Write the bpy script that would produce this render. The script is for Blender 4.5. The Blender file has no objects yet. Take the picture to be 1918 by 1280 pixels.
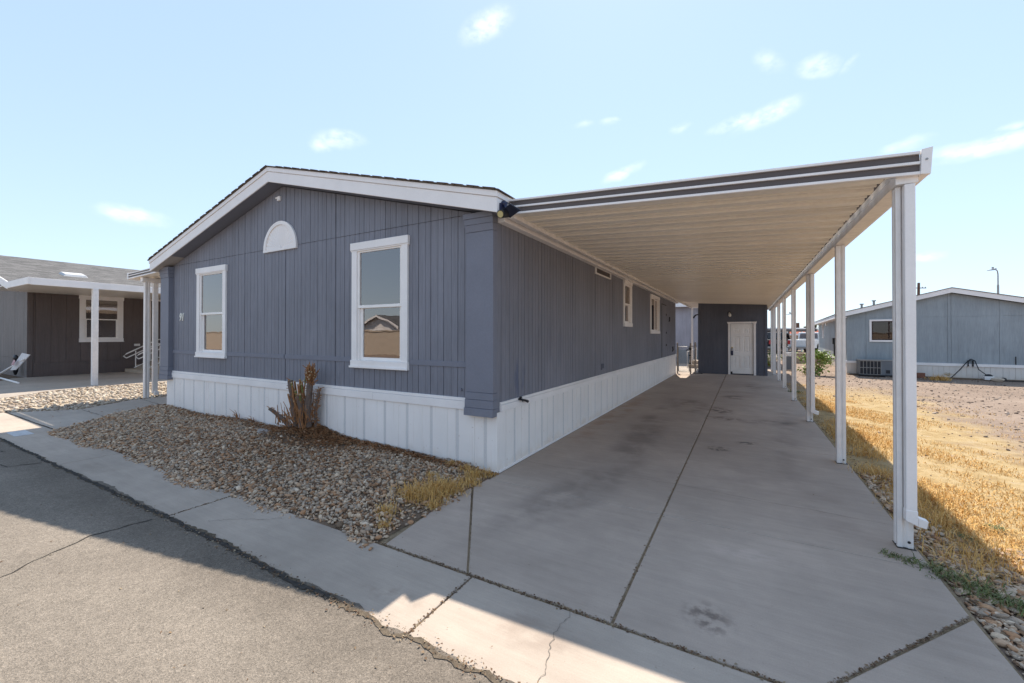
import bpy, bmesh, math, random
import numpy as np
from mathutils import Vector, Matrix
rng = np.random.default_rng(7); random.seed(7)
sc = bpy.context.scene
col = sc.collection

# ------------------------------------------------------------------ helpers
class MB:
    """collects polygons (with a material slot index) for ONE mesh object"""
    def __init__(s): s.v = []; s.f = []; s.m = []
    def poly(s, pts, mi=0):
        i = len(s.v); s.v += [tuple(p) for p in pts]; s.f.append(tuple(range(i, i + len(pts)))); s.m.append(mi)
    def box(s, x0, x1, y0, y1, z0, z1, mi=0):
        s.hexa([(x0,y0,z0),(x1,y0,z0),(x1,y1,z0),(x0,y1,z0)], [(x0,y0,z1),(x1,y0,z1),(x1,y1,z1),(x0,y1,z1)], mi)
    def hexa(s, b, t, mi=0):
        i = len(s.v); s.v += [tuple(p) for p in b] + [tuple(p) for p in t]; n = len(b)
        fs = [tuple(i + k for k in reversed(range(n))), tuple(i + n + k for k in range(n))]
        for k in range(n):
            q = (k + 1) % n; fs.append((i + k, i + q, i + n + q, i + n + k))
        s.f += fs; s.m += [mi] * len(fs)
    def mbox(s, mp, u0, u1, z0, z1, d0, d1, mi=0):
        s.hexa([mp(u0,z0,d0), mp(u1,z0,d0), mp(u1,z0,d1), mp(u0,z0,d1)], [mp(u0,z1,d0), mp(u1,z1,d0), mp(u1,z1,d1), mp(u0,z1,d1)], mi)
    def tube(s, pts, r, n=6, mi=0, cap=True):
        pts = [Vector(p) for p in pts]; rs = r if isinstance(r, (list, tuple)) else [r] * len(pts)
        i0 = len(s.v); up = Vector((.13, .21, 1)).normalized()
        for k, p in enumerate(pts):
            t = (pts[min(k + 1, len(pts) - 1)] - pts[max(k - 1, 0)]).normalized()
            a = t.cross(up)
            if a.length < .05: a = t.cross(Vector((1, 0, 0)))
            a.normalize(); b = t.cross(a)
            for j in range(n):
                w = 2 * math.pi * j / n; s.v.append(tuple(p + (a * math.cos(w) + b * math.sin(w)) * rs[k]))
        for k in range(len(pts) - 1):
            for j in range(n):
                q = (j + 1) % n; s.f.append((i0 + k*n + j, i0 + k*n + q, i0 + (k+1)*n + q, i0 + (k+1)*n + j)); s.m.append(mi)
        if cap:
            s.f.append(tuple(i0 + j for j in reversed(range(n)))); s.m.append(mi)
            e = i0 + (len(pts) - 1) * n; s.f.append(tuple(e + j for j in range(n))); s.m.append(mi)
    def prism(s, poly2, ax, a0, a1, mi=0):
        """extrude a 2D outline along axis ax ('x','y','z')"""
        def P(p, a): return {'x': (a, p[0], p[1]), 'y': (p[0], a, p[1]), 'z': (p[0], p[1], a)}[ax]
        s.hexa([P(p, a0) for p in poly2], [P(p, a1) for p in poly2], mi)
    def sphere(s, c, r, n=10, m=6, mi=0, sq=(1,1,1)):
        i0 = len(s.v)
        for k in range(m + 1):
            th = math.pi * k / m
            for j in range(n):
                ph = 2 * math.pi * j / n
                s.v.append((c[0] + r*sq[0]*math.sin(th)*math.cos(ph), c[1] + r*sq[1]*math.sin(th)*math.sin(ph), c[2] + r*sq[2]*math.cos(th)))
        for k in range(m):
            for j in range(n):
                q = (j + 1) % n; s.f.append((i0+k*n+j, i0+(k+1)*n+j, i0+(k+1)*n+q, i0+k*n+q)); s.m.append(mi)

def wloc(o):
    L = Vector((0, 0, 0))
    while o is not None:
        L = L + Vector(o.location); o = o.parent
    return L

def tag(o, label=None, cat=None, group=None, kind=None):
    if label: o['label'] = label
    if cat: o['category'] = cat
    if group: o['group'] = group
    if kind: o['kind'] = kind
    return o

def thing(name, label, cat, loc=(0, 0, 0), group=None, rz=0):
    o = bpy.data.objects.new(name, None); col.objects.link(o); o.location = loc; o.rotation_euler = (0, 0, rz)
    o.empty_display_size = .1
    return tag(o, label, cat, group)

def build(name, mb, mats, parent=None, smooth=False, bevel=0, local=False, fix=True):
    me = bpy.data.meshes.new(name)
    off = Vector((0, 0, 0)) if (local or parent is None) else wloc(parent)
    me.from_pydata([tuple(Vector(v) - off) for v in mb.v], [], mb.f)
    if not isinstance(mats, (list, tuple)): mats = [mats]
    for m in mats: me.materials.append(m)
    me.polygons.foreach_set('material_index', mb.m)
    if fix:
        bm = bmesh.new(); bm.from_mesh(me); bmesh.ops.recalc_face_normals(bm, faces=bm.faces); bm.to_mesh(me); bm.free()
    if smooth: me.polygons.foreach_set('use_smooth', [True] * len(me.polygons))
    me.update()
    o = bpy.data.objects.new(name, me); col.objects.link(o); o.parent = parent
    if bevel:
        b = o.modifiers.new('bevel', 'BEVEL'); b.width = bevel; b.segments = 2; b.limit_method = 'ANGLE'; b.angle_limit = .6
    return o

def npmesh(name, V, F, mat, parent=None, smooth=False):
    """fast mesh from numpy arrays, F (n,k)"""
    me = bpy.data.meshes.new(name); k = F.shape[1]
    me.vertices.add(len(V)); me.vertices.foreach_set('co', V.astype(np.float32).ravel())
    me.loops.add(F.size); me.loops.foreach_set('vertex_index', F.astype(np.int32).ravel())
    me.polygons.add(len(F)); me.polygons.foreach_set('loop_start', np.arange(0, F.size, k, dtype=np.int32))
    me.polygons.foreach_set('loop_total', np.full(len(F), k, dtype=np.int32))
    if smooth: me.polygons.foreach_set('use_smooth', np.ones(len(F), dtype=bool))
    me.update(calc_edges=True); me.materials.append(mat)
    o = bpy.data.objects.new(name, me); col.objects.link(o); o.parent = parent
    return o

# ------------------------------------------------------------------ materials
class NT:
    def __init__(s, name):
        s.m = bpy.data.materials.new(name); s.m.use_nodes = True; s.t = s.m.node_tree
        s.b = s.t.nodes['Principled BSDF']; s.out = s.t.nodes['Material Output']
    def n(s, typ, **kw):
        x = s.t.nodes.new(typ)
        for k, v in kw.items(): setattr(x, k, v)
        return x
    def l(s, a, b): s.t.links.new(a, b)
    def math(s, op, a, b=None, clamp=False):
        x = s.n('ShaderNodeMath', operation=op, use_clamp=clamp)
        for i, q in enumerate((a, b)):
            if q is None: continue
            if isinstance(q, (int, float)): x.inputs[i].default_value = q
            else: s.l(q, x.inputs[i])
        return x.outputs[0]
    def coord(s): return s.n('ShaderNodeTexCoord').outputs['Object']
    def noise(s, scale, detail=4, vec=None, rough=.55, mapscale=None):
        x = s.n('ShaderNodeTexNoise'); x.inputs['Scale'].default_value = scale; x.inputs['Detail'].default_value = detail; x.inputs['Roughness'].default_value = rough
        v = vec or s.coord()
        if mapscale:
            mp = s.n('ShaderNodeMapping'); mp.inputs['Scale'].default_value = mapscale; s.l(v, mp.inputs[0]); v = mp.outputs[0]
        s.l(v, x.inputs['Vector']); return x.outputs['Fac']
    def ramp(s, f, stops, interp='LINEAR'):
        r = s.n('ShaderNodeValToRGB'); r.color_ramp.interpolation = interp
        e = r.color_ramp.elements
        while len(e) < len(stops): e.new(.5)
        for i, (p, c) in enumerate(stops):
            e[i].position = p; e[i].color = (*c, 1) if len(c) == 3 else c
        s.l(f, r.inputs[0]); return r.outputs[0]
    def mix(s, fac, a, b, bt='MIX'):
        x = s.n('ShaderNodeMix', data_type='RGBA', blend_type=bt)
        for i, q in ((0, fac), (6, a), (7, b)):
            if isinstance(q, (int, float)): x.inputs[i].default_value = q
            elif isinstance(q, tuple): x.inputs[i].default_value = (*q, 1)
            else: s.l(q, x.inputs[i])
        return x.outputs[2]
    def maprange(s, f, a, b, c=0., d=1., smooth=True):
        x = s.n('ShaderNodeMapRange', interpolation_type='SMOOTHSTEP' if smooth else 'LINEAR')
        for i, q in enumerate((a, b, c, d)): x.inputs[i + 1].default_value = q
        s.l(f, x.inputs[0]); return x.outputs[0]
    def scale_col(s, c, f, lo, hi):
        """c * maprange(f, .25..75 -> lo..hi)"""
        g = s.maprange(f, .25, .75, lo, hi, smooth=False)
        x = s.n('ShaderNodeVectorMath', operation='SCALE')
        if isinstance(c, tuple): x.inputs[0].default_value = c
        else: s.l(c, x.inputs[0])
        s.l(g, x.inputs['Scale']); return x.outputs[0]
    def bump(s, h, strength, dist=.01):
        x = s.n('ShaderNodeBump'); x.inputs['Strength'].default_value = strength; x.inputs['Distance'].default_value = dist
        s.l(h, x.inputs['Height']); s.l(x.outputs[0], s.b.inputs['Normal'])
    def fin(s, c, rough=.7, spec=.3, metal=0.):
        if isinstance(c, tuple): s.b.inputs['Base Color'].default_value = (*c, 1)
        else: s.l(c, s.b.inputs['Base Color'])
        if isinstance(rough, (int, float)): s.b.inputs['Roughness'].default_value = rough
        else: s.l(rough, s.b.inputs['Roughness'])
        s.b.inputs['Specular IOR Level'].default_value = spec; s.b.inputs['Metallic'].default_value = metal
        return s.m

def mk(name, c, rough=.6, spec=.3, var=.08, vs=5, fine=0, fs=90, bump=0, metal=0., mapscale=None):
    n = NT(name); cc = n.scale_col(c, n.noise(vs, 5, mapscale=mapscale), 1 - var, 1 + var)
    if fine: cc = n.scale_col(cc, n.noise(fs, 3), 1 - fine, 1 + fine)
    if bump: n.bump(n.noise(fs, 3, mapscale=mapscale), bump, .004)
    return n.fin(cc, rough, spec, metal)

def stained(n, c, stains):
    """worn-in stains at fixed places: (x, y, rx, ry, rot_deg, colour multiplier, amount, noise scale)"""
    v = n.coord()
    for (x, y, rx, ry, rot, mul, amt, ns) in stains:
        mp = n.n('ShaderNodeMapping', vector_type='TEXTURE')
        mp.inputs['Location'].default_value = (x, y, 0); mp.inputs['Rotation'].default_value = (0, 0, math.radians(rot)); mp.inputs['Scale'].default_value = (rx, ry, 1000)
        n.l(v, mp.inputs[0])
        ln = n.n('ShaderNodeVectorMath', operation='LENGTH'); n.l(mp.outputs[0], ln.inputs[0])
        body = n.maprange(ln.outputs['Value'], 1.0, .25)
        ns_ = n.maprange(n.noise(ns, 5), .40, .62)
        f = n.math('MULTIPLY', n.math('MULTIPLY', body, ns_), amt * .88)
        c = n.mix(f, c, mul, 'MULTIPLY')
    return c

def m_concrete(name, base, stains=()):
    n = NT(name)
    c = n.scale_col(base, n.noise(.55, 5), .80, 1.16); c = n.scale_col(c, n.noise(1.4, 6, rough=.6, mapscale=(1, 9, 1)), .93, 1.07); c = n.scale_col(c, n.noise(5, 5, rough=.6, mapscale=(1, 14, 1)), .95, 1.05)
    c = n.scale_col(c, n.noise(3.1, 6, rough=.65), .9, 1.08)
    c = n.scale_col(c, n.noise(140, 3), .93, 1.07)
    sp = n.maprange(n.noise(38, 4), .66, .72); c = n.mix(n.math('MULTIPLY', sp, .25), c, (.5, .45, .4), 'MULTIPLY')
    c = stained(n, c, stains)
    n.bump(n.noise(160, 3), .25, .003)
    return n.fin(c, .85, .25)

def m_asphalt():
    n = NT('asphalt'); v = n.coord()
    vo = n.n('ShaderNodeTexVoronoi'); vo.inputs['Scale'].default_value = 190; n.l(v, vo.inputs['Vector'])
    c = n.ramp(n.maprange(vo.outputs['Color'], 0, 1, smooth=False), [(0, (.14,.118,.097)), (.3, (.205,.174,.143)), (.65, (.255,.215,.175)), (.93, (.315,.266,.217)), (1, (.42,.365,.30))])
    c = n.scale_col(c, n.noise(1.1, 5), .84, 1.12); c = n.scale_col(c, n.noise(14, 5), .88, 1.1); c = n.scale_col(c, n.noise(75, 3), .78, 1.16)
    fl = n.maprange(n.noise(95, 2), .70, .74); c = n.mix(n.math('MULTIPLY', fl, .6), c, (.42, .38, .33)); fd = n.maprange(n.noise(62, 3), .30, .26); c = n.mix(n.math('MULTIPLY', fd, .7), c, (.05, .045, .04))
    wx = n.n('ShaderNodeSeparateXYZ'); n.l(v, wx.inputs[0])
    edge = n.maprange(n.math('ADD', wx.outputs[1], n.math('MULTIPLY', n.noise(2.5, 4), .5)), -2.75, -2.25)
    c = n.mix(n.math('MULTIPLY', edge, .45), c, (.45, .43, .42), 'MULTIPLY')
    n.bump(vo.outputs['Distance'], .5, .006)
    return n.fin(c, .9, .2)

def m_siding(name, c, wear=None):
    n = NT(name)
    g = n.noise(9, 5, mapscale=(5, 5, .35), rough=.6)
    cc = n.scale_col(c, g, .86, 1.13); cc = n.scale_col(cc, n.noise(.8, 4), .88, 1.12); cc = n.scale_col(cc, n.noise(2.2, 5, mapscale=(3, 3, .25)), .91, 1.07)
    sw = n.maprange(n.noise(11, 4, mapscale=(1, 1, .6)), .66, .74); cc = n.mix(n.math('MULTIPLY', sw, .22), cc, (1.35, 1.3, 1.25), 'MULTIPLY')
    dr = n.maprange(n.noise(14, 4, mapscale=(1, 1, .05)), .54, .70); cc = n.mix(n.math('MULTIPLY', dr, .35), cc, (.72, .70, .68), 'MULTIPLY')
    if wear: cc = stained2(n, cc, wear)
    n.bump(n.noise(60, 4, mapscale=(4, 4, .2)), .22, .004)
    return n.fin(cc, .62, .3)

def stained2(n, c, wear):
    v = n.coord()
    for (p, r, mul, amt, ns) in wear:
        mp = n.n('ShaderNodeMapping', vector_type='TEXTURE'); mp.inputs['Location'].default_value = p; mp.inputs['Scale'].default_value = r; n.l(v, mp.inputs[0])
        ln = n.n('ShaderNodeVectorMath', operation='LENGTH'); n.l(mp.outputs[0], ln.inputs[0])
        f = n.math('MULTIPLY', n.math('MULTIPLY', n.maprange(ln.outputs['Value'], 1., .3), n.maprange(n.noise(ns, 4, mapscale=(1, 1, .25)), .48, .58)), amt)
        c = n.mix(f, c, mul, 'MULTIPLY')
    return c

def m_perf(name, c):
    """vinyl vent strip: diamond rows of small punched holes"""
    n = NT(name); v = n.coord(); sp = n.n('ShaderNodeSeparateXYZ'); n.l(v, sp.inputs[0])
    u = n.math('ADD', sp.outputs[0], sp.outputs[1])
    a = n.math('SINE', n.math('MULTIPLY', n.math('ADD', u, sp.outputs[2]), 330.)); b = n.math('SINE', n.math('MULTIPLY', n.math('SUBTRACT', u, sp.outputs[2]), 330.))
    f = n.maprange(n.math('MULTIPLY', a, b), .35, .6)
    return n.fin(n.mix(n.math('MULTIPLY', f, .7), c, (.12, .12, .13)), .5, .3)

def m_vinyl(name, c):
    n = NT(name); cc = n.scale_col(c, n.noise(1.4, 4), .93, 1.05)
    sp = n.n('ShaderNodeSeparateXYZ'); n.l(n.coord(), sp.inputs[0])
    low = n.maprange(n.math('ADD', sp.outputs[2], n.math('MULTIPLY', n.noise(5, 5), .34)), .34, .12)
    cc = n.mix(n.math('MULTIPLY', low, .5), cc, (.78, .68, .55), 'MULTIPLY')          # splashed soil
    drip = n.math('MULTIPLY', n.maprange(n.noise(16, 4, mapscale=(2.2, 2.2, .10)), .56, .72), .28)
    cc = n.mix(drip, cc, (.74, .68, .62), 'MULTIPLY')
    sp_ = n.maprange(n.noise(20, 3), .70, .73); cc = n.mix(n.math('MULTIPLY', sp_, .45), cc, (.45, .30, .2), 'MULTIPLY')
    return n.fin(cc, .45, .35)

def m_shingle(name, c, along='y'):
    n = NT(name); sp = n.n('ShaderNodeSeparateXYZ'); n.l(n.coord(), sp.inputs[0]); cb = n.n('ShaderNodeCombineXYZ')
    n.l(sp.outputs[1 if along == 'y' else 0], cb.inputs[0]); n.l(sp.outputs[0 if along == 'y' else 1], cb.inputs[1])
    br = n.n('ShaderNodeTexBrick'); n.l(cb.outputs[0], br.inputs['Vector'])
    for k, q in (('Scale', 1.), ('Mortar Size', .006), ('Brick Width', .31), ('Row Height', .135), ('Bias', 0.)): br.inputs[k].default_value = q
    br.inputs['Color1'].default_value = (*[q * .72 for q in c], 1); br.inputs['Color2'].default_value = (*[q * 1.25 for q in c], 1); br.inputs['Mortar'].default_value = (*[q * .4 for q in c], 1)
    cc = n.scale_col(br.outputs['Color'], n.noise(2.2, 5, mapscale=(3, 1, 1)), .78, 1.2); cc = n.scale_col(cc, n.noise(180, 2), .8, 1.2)
    return n.fin(cc, .95, .15)

def m_island(name, stops, rough=.8, spec=.25, fine=.12, fs=120):
    n = NT(name); g = n.n('ShaderNodeNewGeometry')
    c = n.ramp(g.outputs['Random Per Island'], stops, 'CONSTANT' if len(stops) > 4 else 'LINEAR')
    c = n.scale_col(c, n.noise(fs, 4), 1 - fine, 1 + fine)
    return n.fin(c, rough, spec)

def m_glass(name, refl=.30, tint=(.55, .6, .62)):
    n = NT(name); t = n.t; t.nodes.remove(n.b)
    tr = n.n('ShaderNodeBsdfTransparent'); tr.inputs[0].default_value = (*tint, 1)
    gl = n.n('ShaderNodeBsdfGlossy'); gl.inputs['Color'].default_value = (.96, .89, .86, 1); gl.inputs['Roughness'].default_value = .012
    bp = n.n('ShaderNodeBump'); bp.inputs['Strength'].default_value = .2; bp.inputs['Distance'].default_value = .004; n.l(n.noise(2.6, 2), bp.inputs['Height']); n.l(bp.outputs[0], gl.inputs['Normal'])
    fr = n.n('ShaderNodeFresnel'); fr.inputs[0].default_value = 1.6
    f = n.math('ADD', fr.outputs[0], refl, clamp=True)
    mx = n.n('ShaderNodeMixShader'); n.l(f, mx.inputs[0]); n.l(tr.outputs[0], mx.inputs[1]); n.l(gl.outputs[0], mx.inputs[2]); n.l(mx.outputs[0], n.out.inputs[0])
    return n.m

def m_ground():
    """one sheet: pale dirt lot, a strip of dead lawn beside the driveway"""
    n = NT('lot_dirt'); sp = n.n('ShaderNodeSeparateXYZ'); n.l(n.coord(), sp.inputs[0])
    d = n.ramp(n.noise(.5, 6, rough=.6), [(.3, (.22,.165,.13)), (.55, (.285,.217,.172)), (.75, (.34,.263,.21))])
    d = n.scale_col(d, n.noise(7, 6, rough=.7), .75, 1.18); d = n.scale_col(d, n.noise(60, 4), .85, 1.15)
    pb = n.maprange(n.noise(26, 4), .60, .66); d = n.mix(n.math('MULTIPLY', pb, .5), d, (.42, .36, .32), 'MULTIPLY')
    g = n.ramp(n.noise(5, 7, rough=.68), [(.3, (.28,.19,.09)), (.45, (.38,.27,.13)), (.58, (.45,.34,.185)), (.7, (.40,.315,.225))])
    g = n.scale_col(g, n.noise(70, 4, mapscale=(1, 2.2, 1)), .75, 1.2)
    edge = n.math('ADD', sp.outputs[0], n.math('MULTIPLY', n.math('SUBTRACT', n.noise(1.1, 5), .5), 2.4))
    edge = n.math('SUBTRACT', edge, n.math('MULTIPLY', sp.outputs[1], .06))
    f = n.math('MULTIPLY', n.maprange(edge, 6.1, 5.0), n.maprange(sp.outputs[1], 14., 9.))
    f = n.math('MULTIPLY', f, n.maprange(sp.outputs[1], -.9, .3))
    f = n.math('MULTIPLY', f, n.maprange(sp.outputs[0], 3., 3.6))
    c = n.mix(n.math('MULTIPLY', f, .92), d, g)
    n.bump(n.noise(30, 6, rough=.65), .6, .03)
    return n.fin(c, .95, .1)

BLUE = (.205, .208, .242)
WHITE = (.74, .73, .73)
M = dict(
 blue=m_siding('blue_siding', BLUE),
 blueside=m_siding('blue_side_siding', BLUE, wear=[((0, .55, 1.05), (.1, .22, .32), (.5, .6, .8), .8, 9), ((0, 1.9, 1.5), (.1, 1.4, .5), (.75, .75, .8), .5, 5), ((0, 9.5, 1.2), (.1, 2, .4), (.7, .7, .7), .5, 6)]),
 bluetrim=mk('blue_trim_paint', (.19, .196, .236), .6, .3, .06, 3, .05, 60, .1),
 shedblue=m_siding('shed_siding', (.105, .112, .140), wear=[((0, 15.05, .35), (1.9, .2, .5), (.6, .75, 1.2), .8, 5)]),
 soffit=mk('grey_soffit', (.40, .37, .35), .6, .3, .1, 4),
 white=mk('white_trim_paint', (.85, .81, .79), .5, .35, .07, 2.2, .03, 60, .06),
 whitew=mk('white_window_vinyl', (.87, .83, .80), .4, .4, .06, 6),
 vinyl=m_vinyl('white_skirting_vinyl', (.87, .83, .80)),
 perf=m_perf('perforated_vinyl', (.76, .74, .73)),
 metal=mk('white_enamel_metal', (.80, .76, .73), .40, .4, .10, 3, .06, 14, .08, mapscale=(3, 3, .5)),
 pan=mk('roof_pan_enamel', (.87, .805, .715), .34, .45, .08, 1.1, .04, 22, .03, mapscale=(.4, 2.2, 1)),
 taupe=mk('taupe_fascia_recess', (.115, .095, .09), .5, .3, .08, 3),
 darkgap=mk('dark_gap', (.05, .045, .04), .8, .2),
 shingle=m_shingle('brown_shingle', (.12, .09, .07)),
 shingleg=m_shingle('grey_shingle', (.14, .134, .131)),
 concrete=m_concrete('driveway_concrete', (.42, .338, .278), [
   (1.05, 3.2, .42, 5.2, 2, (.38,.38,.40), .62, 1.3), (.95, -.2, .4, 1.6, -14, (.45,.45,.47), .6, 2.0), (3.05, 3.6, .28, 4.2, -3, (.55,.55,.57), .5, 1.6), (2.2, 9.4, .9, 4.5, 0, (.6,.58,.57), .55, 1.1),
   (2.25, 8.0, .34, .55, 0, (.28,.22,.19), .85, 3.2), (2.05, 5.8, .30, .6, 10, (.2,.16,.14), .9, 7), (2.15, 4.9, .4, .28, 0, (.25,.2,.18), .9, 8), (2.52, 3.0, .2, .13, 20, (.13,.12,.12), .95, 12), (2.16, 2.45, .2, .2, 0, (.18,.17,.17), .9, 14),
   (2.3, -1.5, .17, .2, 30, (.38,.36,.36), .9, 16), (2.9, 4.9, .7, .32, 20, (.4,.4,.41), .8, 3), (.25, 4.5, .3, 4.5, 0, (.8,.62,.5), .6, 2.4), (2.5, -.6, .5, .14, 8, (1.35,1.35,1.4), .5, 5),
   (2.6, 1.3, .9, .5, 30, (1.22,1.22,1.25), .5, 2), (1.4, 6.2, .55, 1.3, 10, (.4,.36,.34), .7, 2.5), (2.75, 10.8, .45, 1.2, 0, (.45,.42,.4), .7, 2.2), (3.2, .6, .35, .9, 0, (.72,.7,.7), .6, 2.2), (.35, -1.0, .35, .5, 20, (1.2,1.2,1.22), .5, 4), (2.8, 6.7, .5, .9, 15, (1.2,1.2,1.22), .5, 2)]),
 gutter=m_concrete('gutter_concrete', (.43, .356, .294), [(.62, -2.25, .35, .12, 0, (.75,.72,.7), .7, 9), (1.5, -2.1, .4, .2, 0, (.75,.7,.68), .6, 6), (-1.2, -2.15, .5, .14, 0, (1.15,1.14,1.12), .6, 7), (-4.2, -2.2, 1.2, .2, 0, (.85,.84,.82), .6, 3)]),
 walk=m_concrete('walkway_concrete', (.42, .36, .305)),
 asphalt=m_asphalt(),
 hairline=mk('hairline_crack', (.19, .165, .14), .95, .1, .3, 30),
 crack=mk('crack_filler', (.058, .052, .047), .95, .1, .3, 30),
 crumbs=mk('edge_crumbs_dirt', (.12, .095, .07), .95, .1, .4, 22, .35, 120, .6),
 jointdirt=mk('joint_dirt', (.25, .19, .125), .95, .1, .35, 25, .3, 120, .6),
 soil=mk('bed_soil', (.17, .12, .085), .95, .1, .25, 8, .25, 90, .6),
 ground=m_ground(),
 rocks=m_island('gravel_stones', [(0, (0.412,0.291,0.201)), (.10, (0.515,0.348,0.226)), (.2, (0.453,0.357,0.271)), (.30, (0.258,0.150,0.086)), (.4, (0.577,0.432,0.303)), (.5, (0.433,0.240,0.131)), (.58, (0.340,0.268,0.205)), (.68, (0.618,0.479,0.344)), (.76, (0.474,0.282,0.164)), (.84, (0.381,0.310,0.246)), (.91, (0.515,0.404,0.295)), (.95, (0.700,0.564,0.426)), (.98, (0.175,0.122,0.082))]),
 paler=m_island('pale_stones', [(0, (.42,.34,.26)), (.2, (.5,.42,.33)), (.4, (.32,.25,.19)), (.6, (.56,.49,.4)), (.8, (.4,.33,.27))]),
 lotrock=m_island('lot_stones', [(0, (.23,.17,.13)), (.25, (.32,.25,.2)), (.5, (.14,.10,.08)), (.75, (.38,.31,.26)), (.9, (.26,.19,.14))]),
 strawm=m_island('dry_grass_blades', [(0, (.72,.45,.15)), (.5, (.56,.31,.085)), (1, (.78,.54,.24))], .7, .2),
 greenweed=m_island('weed_blades', [(0, (.09,.12,.04)), (.5, (.14,.17,.06)), (1, (.22,.2,.08))], .6, .2),
 litter=m_island('dry_leaf_litter', [(0, (.16,.10,.06)), (.22, (.23,.16,.10)), (.45, (.10,.06,.04)), (.65, (.32,.25,.17)), (.85, (.17,.10,.06))], .8, .15),
 needle=m_island('rust_needles', [(0, (.22,.09,.035)), (.35, (.31,.15,.065)), (.7, (.15,.065,.03)), (1, (.36,.21,.11))], .8, .15),
 bark=mk('grey_brown_bark', (.16, .12, .10), .9, .15, .3, 14, .25, 70, .8, mapscale=(3, 3, .5)),
 twig=mk('cut_twigs', (.34, .165, .075), .9, .15, .35, 30),
 cutwood=mk('fresh_cut_wood', (.52, .40, .24), .8, .2, .15, 20),
 boulder=mk('pale_boulder', (.33, .29, .26), .85, .2, .18, 9, .15, 70, .6),
 glass=m_glass('window_glass', .17, (.80, .80, .80)),
 glassd=m_glass('dark_window_glass', .0, (.5, .45, .45)),
 interior=mk('dim_interior', (.55, .54, .55), .9, .1),
 interior2=mk('dark_interior', (.05, .03, .027), .9, .1, .4, 3),
 curtain=mk('white_curtain', (.80, .80, .82), .8, .2, .08, 4),
 blind=mk('grey_blind', (.30, .29, .28), .6, .2, .06, 6),
 board=mk('tan_board', (.36, .21, .10), .8, .2, .25, 5, mapscale=(3, 3, .4)),
 black=mk('black_plastic', (.018, .018, .021), .45, .4, .1, 10),
 navy=mk('navy_plastic', (.015, .02, .06), .35, .5, .1, 10),
 solar=mk('solar_cell', (.02, .024, .045), .2, .5, .15, 12),
 lens=mk('amber_lens', (.5, .42, .2), .2, .5),
 steel=mk('galvanised_steel', (.34, .33, .32), .45, .4, .12, 10, metal=.5),
 rust=mk('rusty_pipe', (.31, .26, .22), .7, .3, .3, 14, .2, 80),
 door=mk('cream_door_paint', (.87, .84, .81), .5, .3, .06, 3, .04, 30),
 brass=mk('brass', (.55, .45, .22), .3, .5, .05, 8, metal=.8),
 brown=m_siding('brown_wall', (.13, .105, .10)),
 gablelit=m_siding('skylit_gable_siding', (.19, .168, .162)),  # paler copy of the brown wall, open-sky light put into the colour
 bluegrey=m_siding('blue_grey_siding', (.30, .335, .36)),
 bluegrey2=m_siding('pale_blue_siding', (.33, .355, .37)),  # side wall, slightly paler than the front siding
 lilac=m_siding('pale_lilac_siding', (.44, .42, .46)),
 beigevinyl=m_vinyl('beige_skirting', (.72, .67, .62)),
 tan=mk('tan_masonry', (.50, .42, .335), .9, .15, .1, 3, .1, 60, .4),
 red=m_shingle('red_tile', (.33, .10, .065), 'x'),
 acmetal=mk('ac_grey_steel', (.15, .165, .185), .5, .4, .1, 3),
 acdark=mk('ac_coil', (.035, .035, .04), .7, .3, .3, 20),
 brick=mk('red_brick', (.24, .11, .075), .9, .15, .2, 12),
 palmg=m_island('palm_leaf', [(0, (.10,.13,.05)), (.5, (.16,.18,.07)), (1, (.22,.2,.08))], .6, .3),
 leaf=m_island('shrub_leaf', [(0, (.12,.20,.03)), (.4, (.22,.32,.05)), (.7, (.30,.36,.08)), (1, (.16,.22,.05))], .5, .3),
 wood=mk('pole_wood', (.14, .085, .06), .9, .1, .2, 10, mapscale=(3, 3, .3)),
 carblack=mk('dark_car_paint', (.014, .016, .024), .25, .5),
 carwhite=mk('white_car_paint', (.7, .7, .7), .3, .5),
 tyre=mk('tyre', (.02, .02, .02), .85, .2),
 redlamp=mk('red_lamp_plastic', (.45, .03, .03), .3, .5),
 numeral=mk('cream_numeral', (.75, .74, .68), .5, .3),
 plate=mk('pale_meter_lid', (.52, .52, .53), .7, .3, .12, 10),
 paper=mk('white_sheet', (.72, .70, .70), .6, .2, .05, 10),
 pink=mk('pink_print', (.6, .38, .4), .6, .2, .3, 30),
)

# ------------------------------------------------------------------ camera, light, sky
YAW, PIT, ROL, FPX, CX, CY = .521186246, .00691950055, -.000755914271, 778.493875, 947.70368, 622.098152
CAM = Vector((2.488, -4.121, 1.6))
fw = Vector((-math.sin(YAW)*math.cos(PIT), math.cos(YAW)*math.cos(PIT), math.sin(PIT)))
rt = Vector((math.cos(YAW), math.sin(YAW), 0)); dn = -rt.cross(fw)
r_ = rt*math.cos(ROL) + dn*math.sin(ROL); d_ = -rt*math.sin(ROL) + dn*math.cos(ROL)
cam = bpy.data.cameras.new('camera'); co = bpy.data.objects.new('camera', cam); col.objects.link(co)
co.matrix_world = Matrix(((r_.x, -d_.x, -fw.x, CAM.x), (r_.y, -d_.y, -fw.y, CAM.y), (r_.z, -d_.z, -fw.z, CAM.z), (0, 0, 0, 1)))
cam.sensor_width = 36; cam.sensor_fit = 'HORIZONTAL'; cam.lens = FPX / 1918 * 36
cam.shift_x = (959 - CX) / 1918; cam.shift_y = (CY - 640) / 1918; cam.clip_end = 2000; cam.clip_start = .05
sc.camera = co

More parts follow.
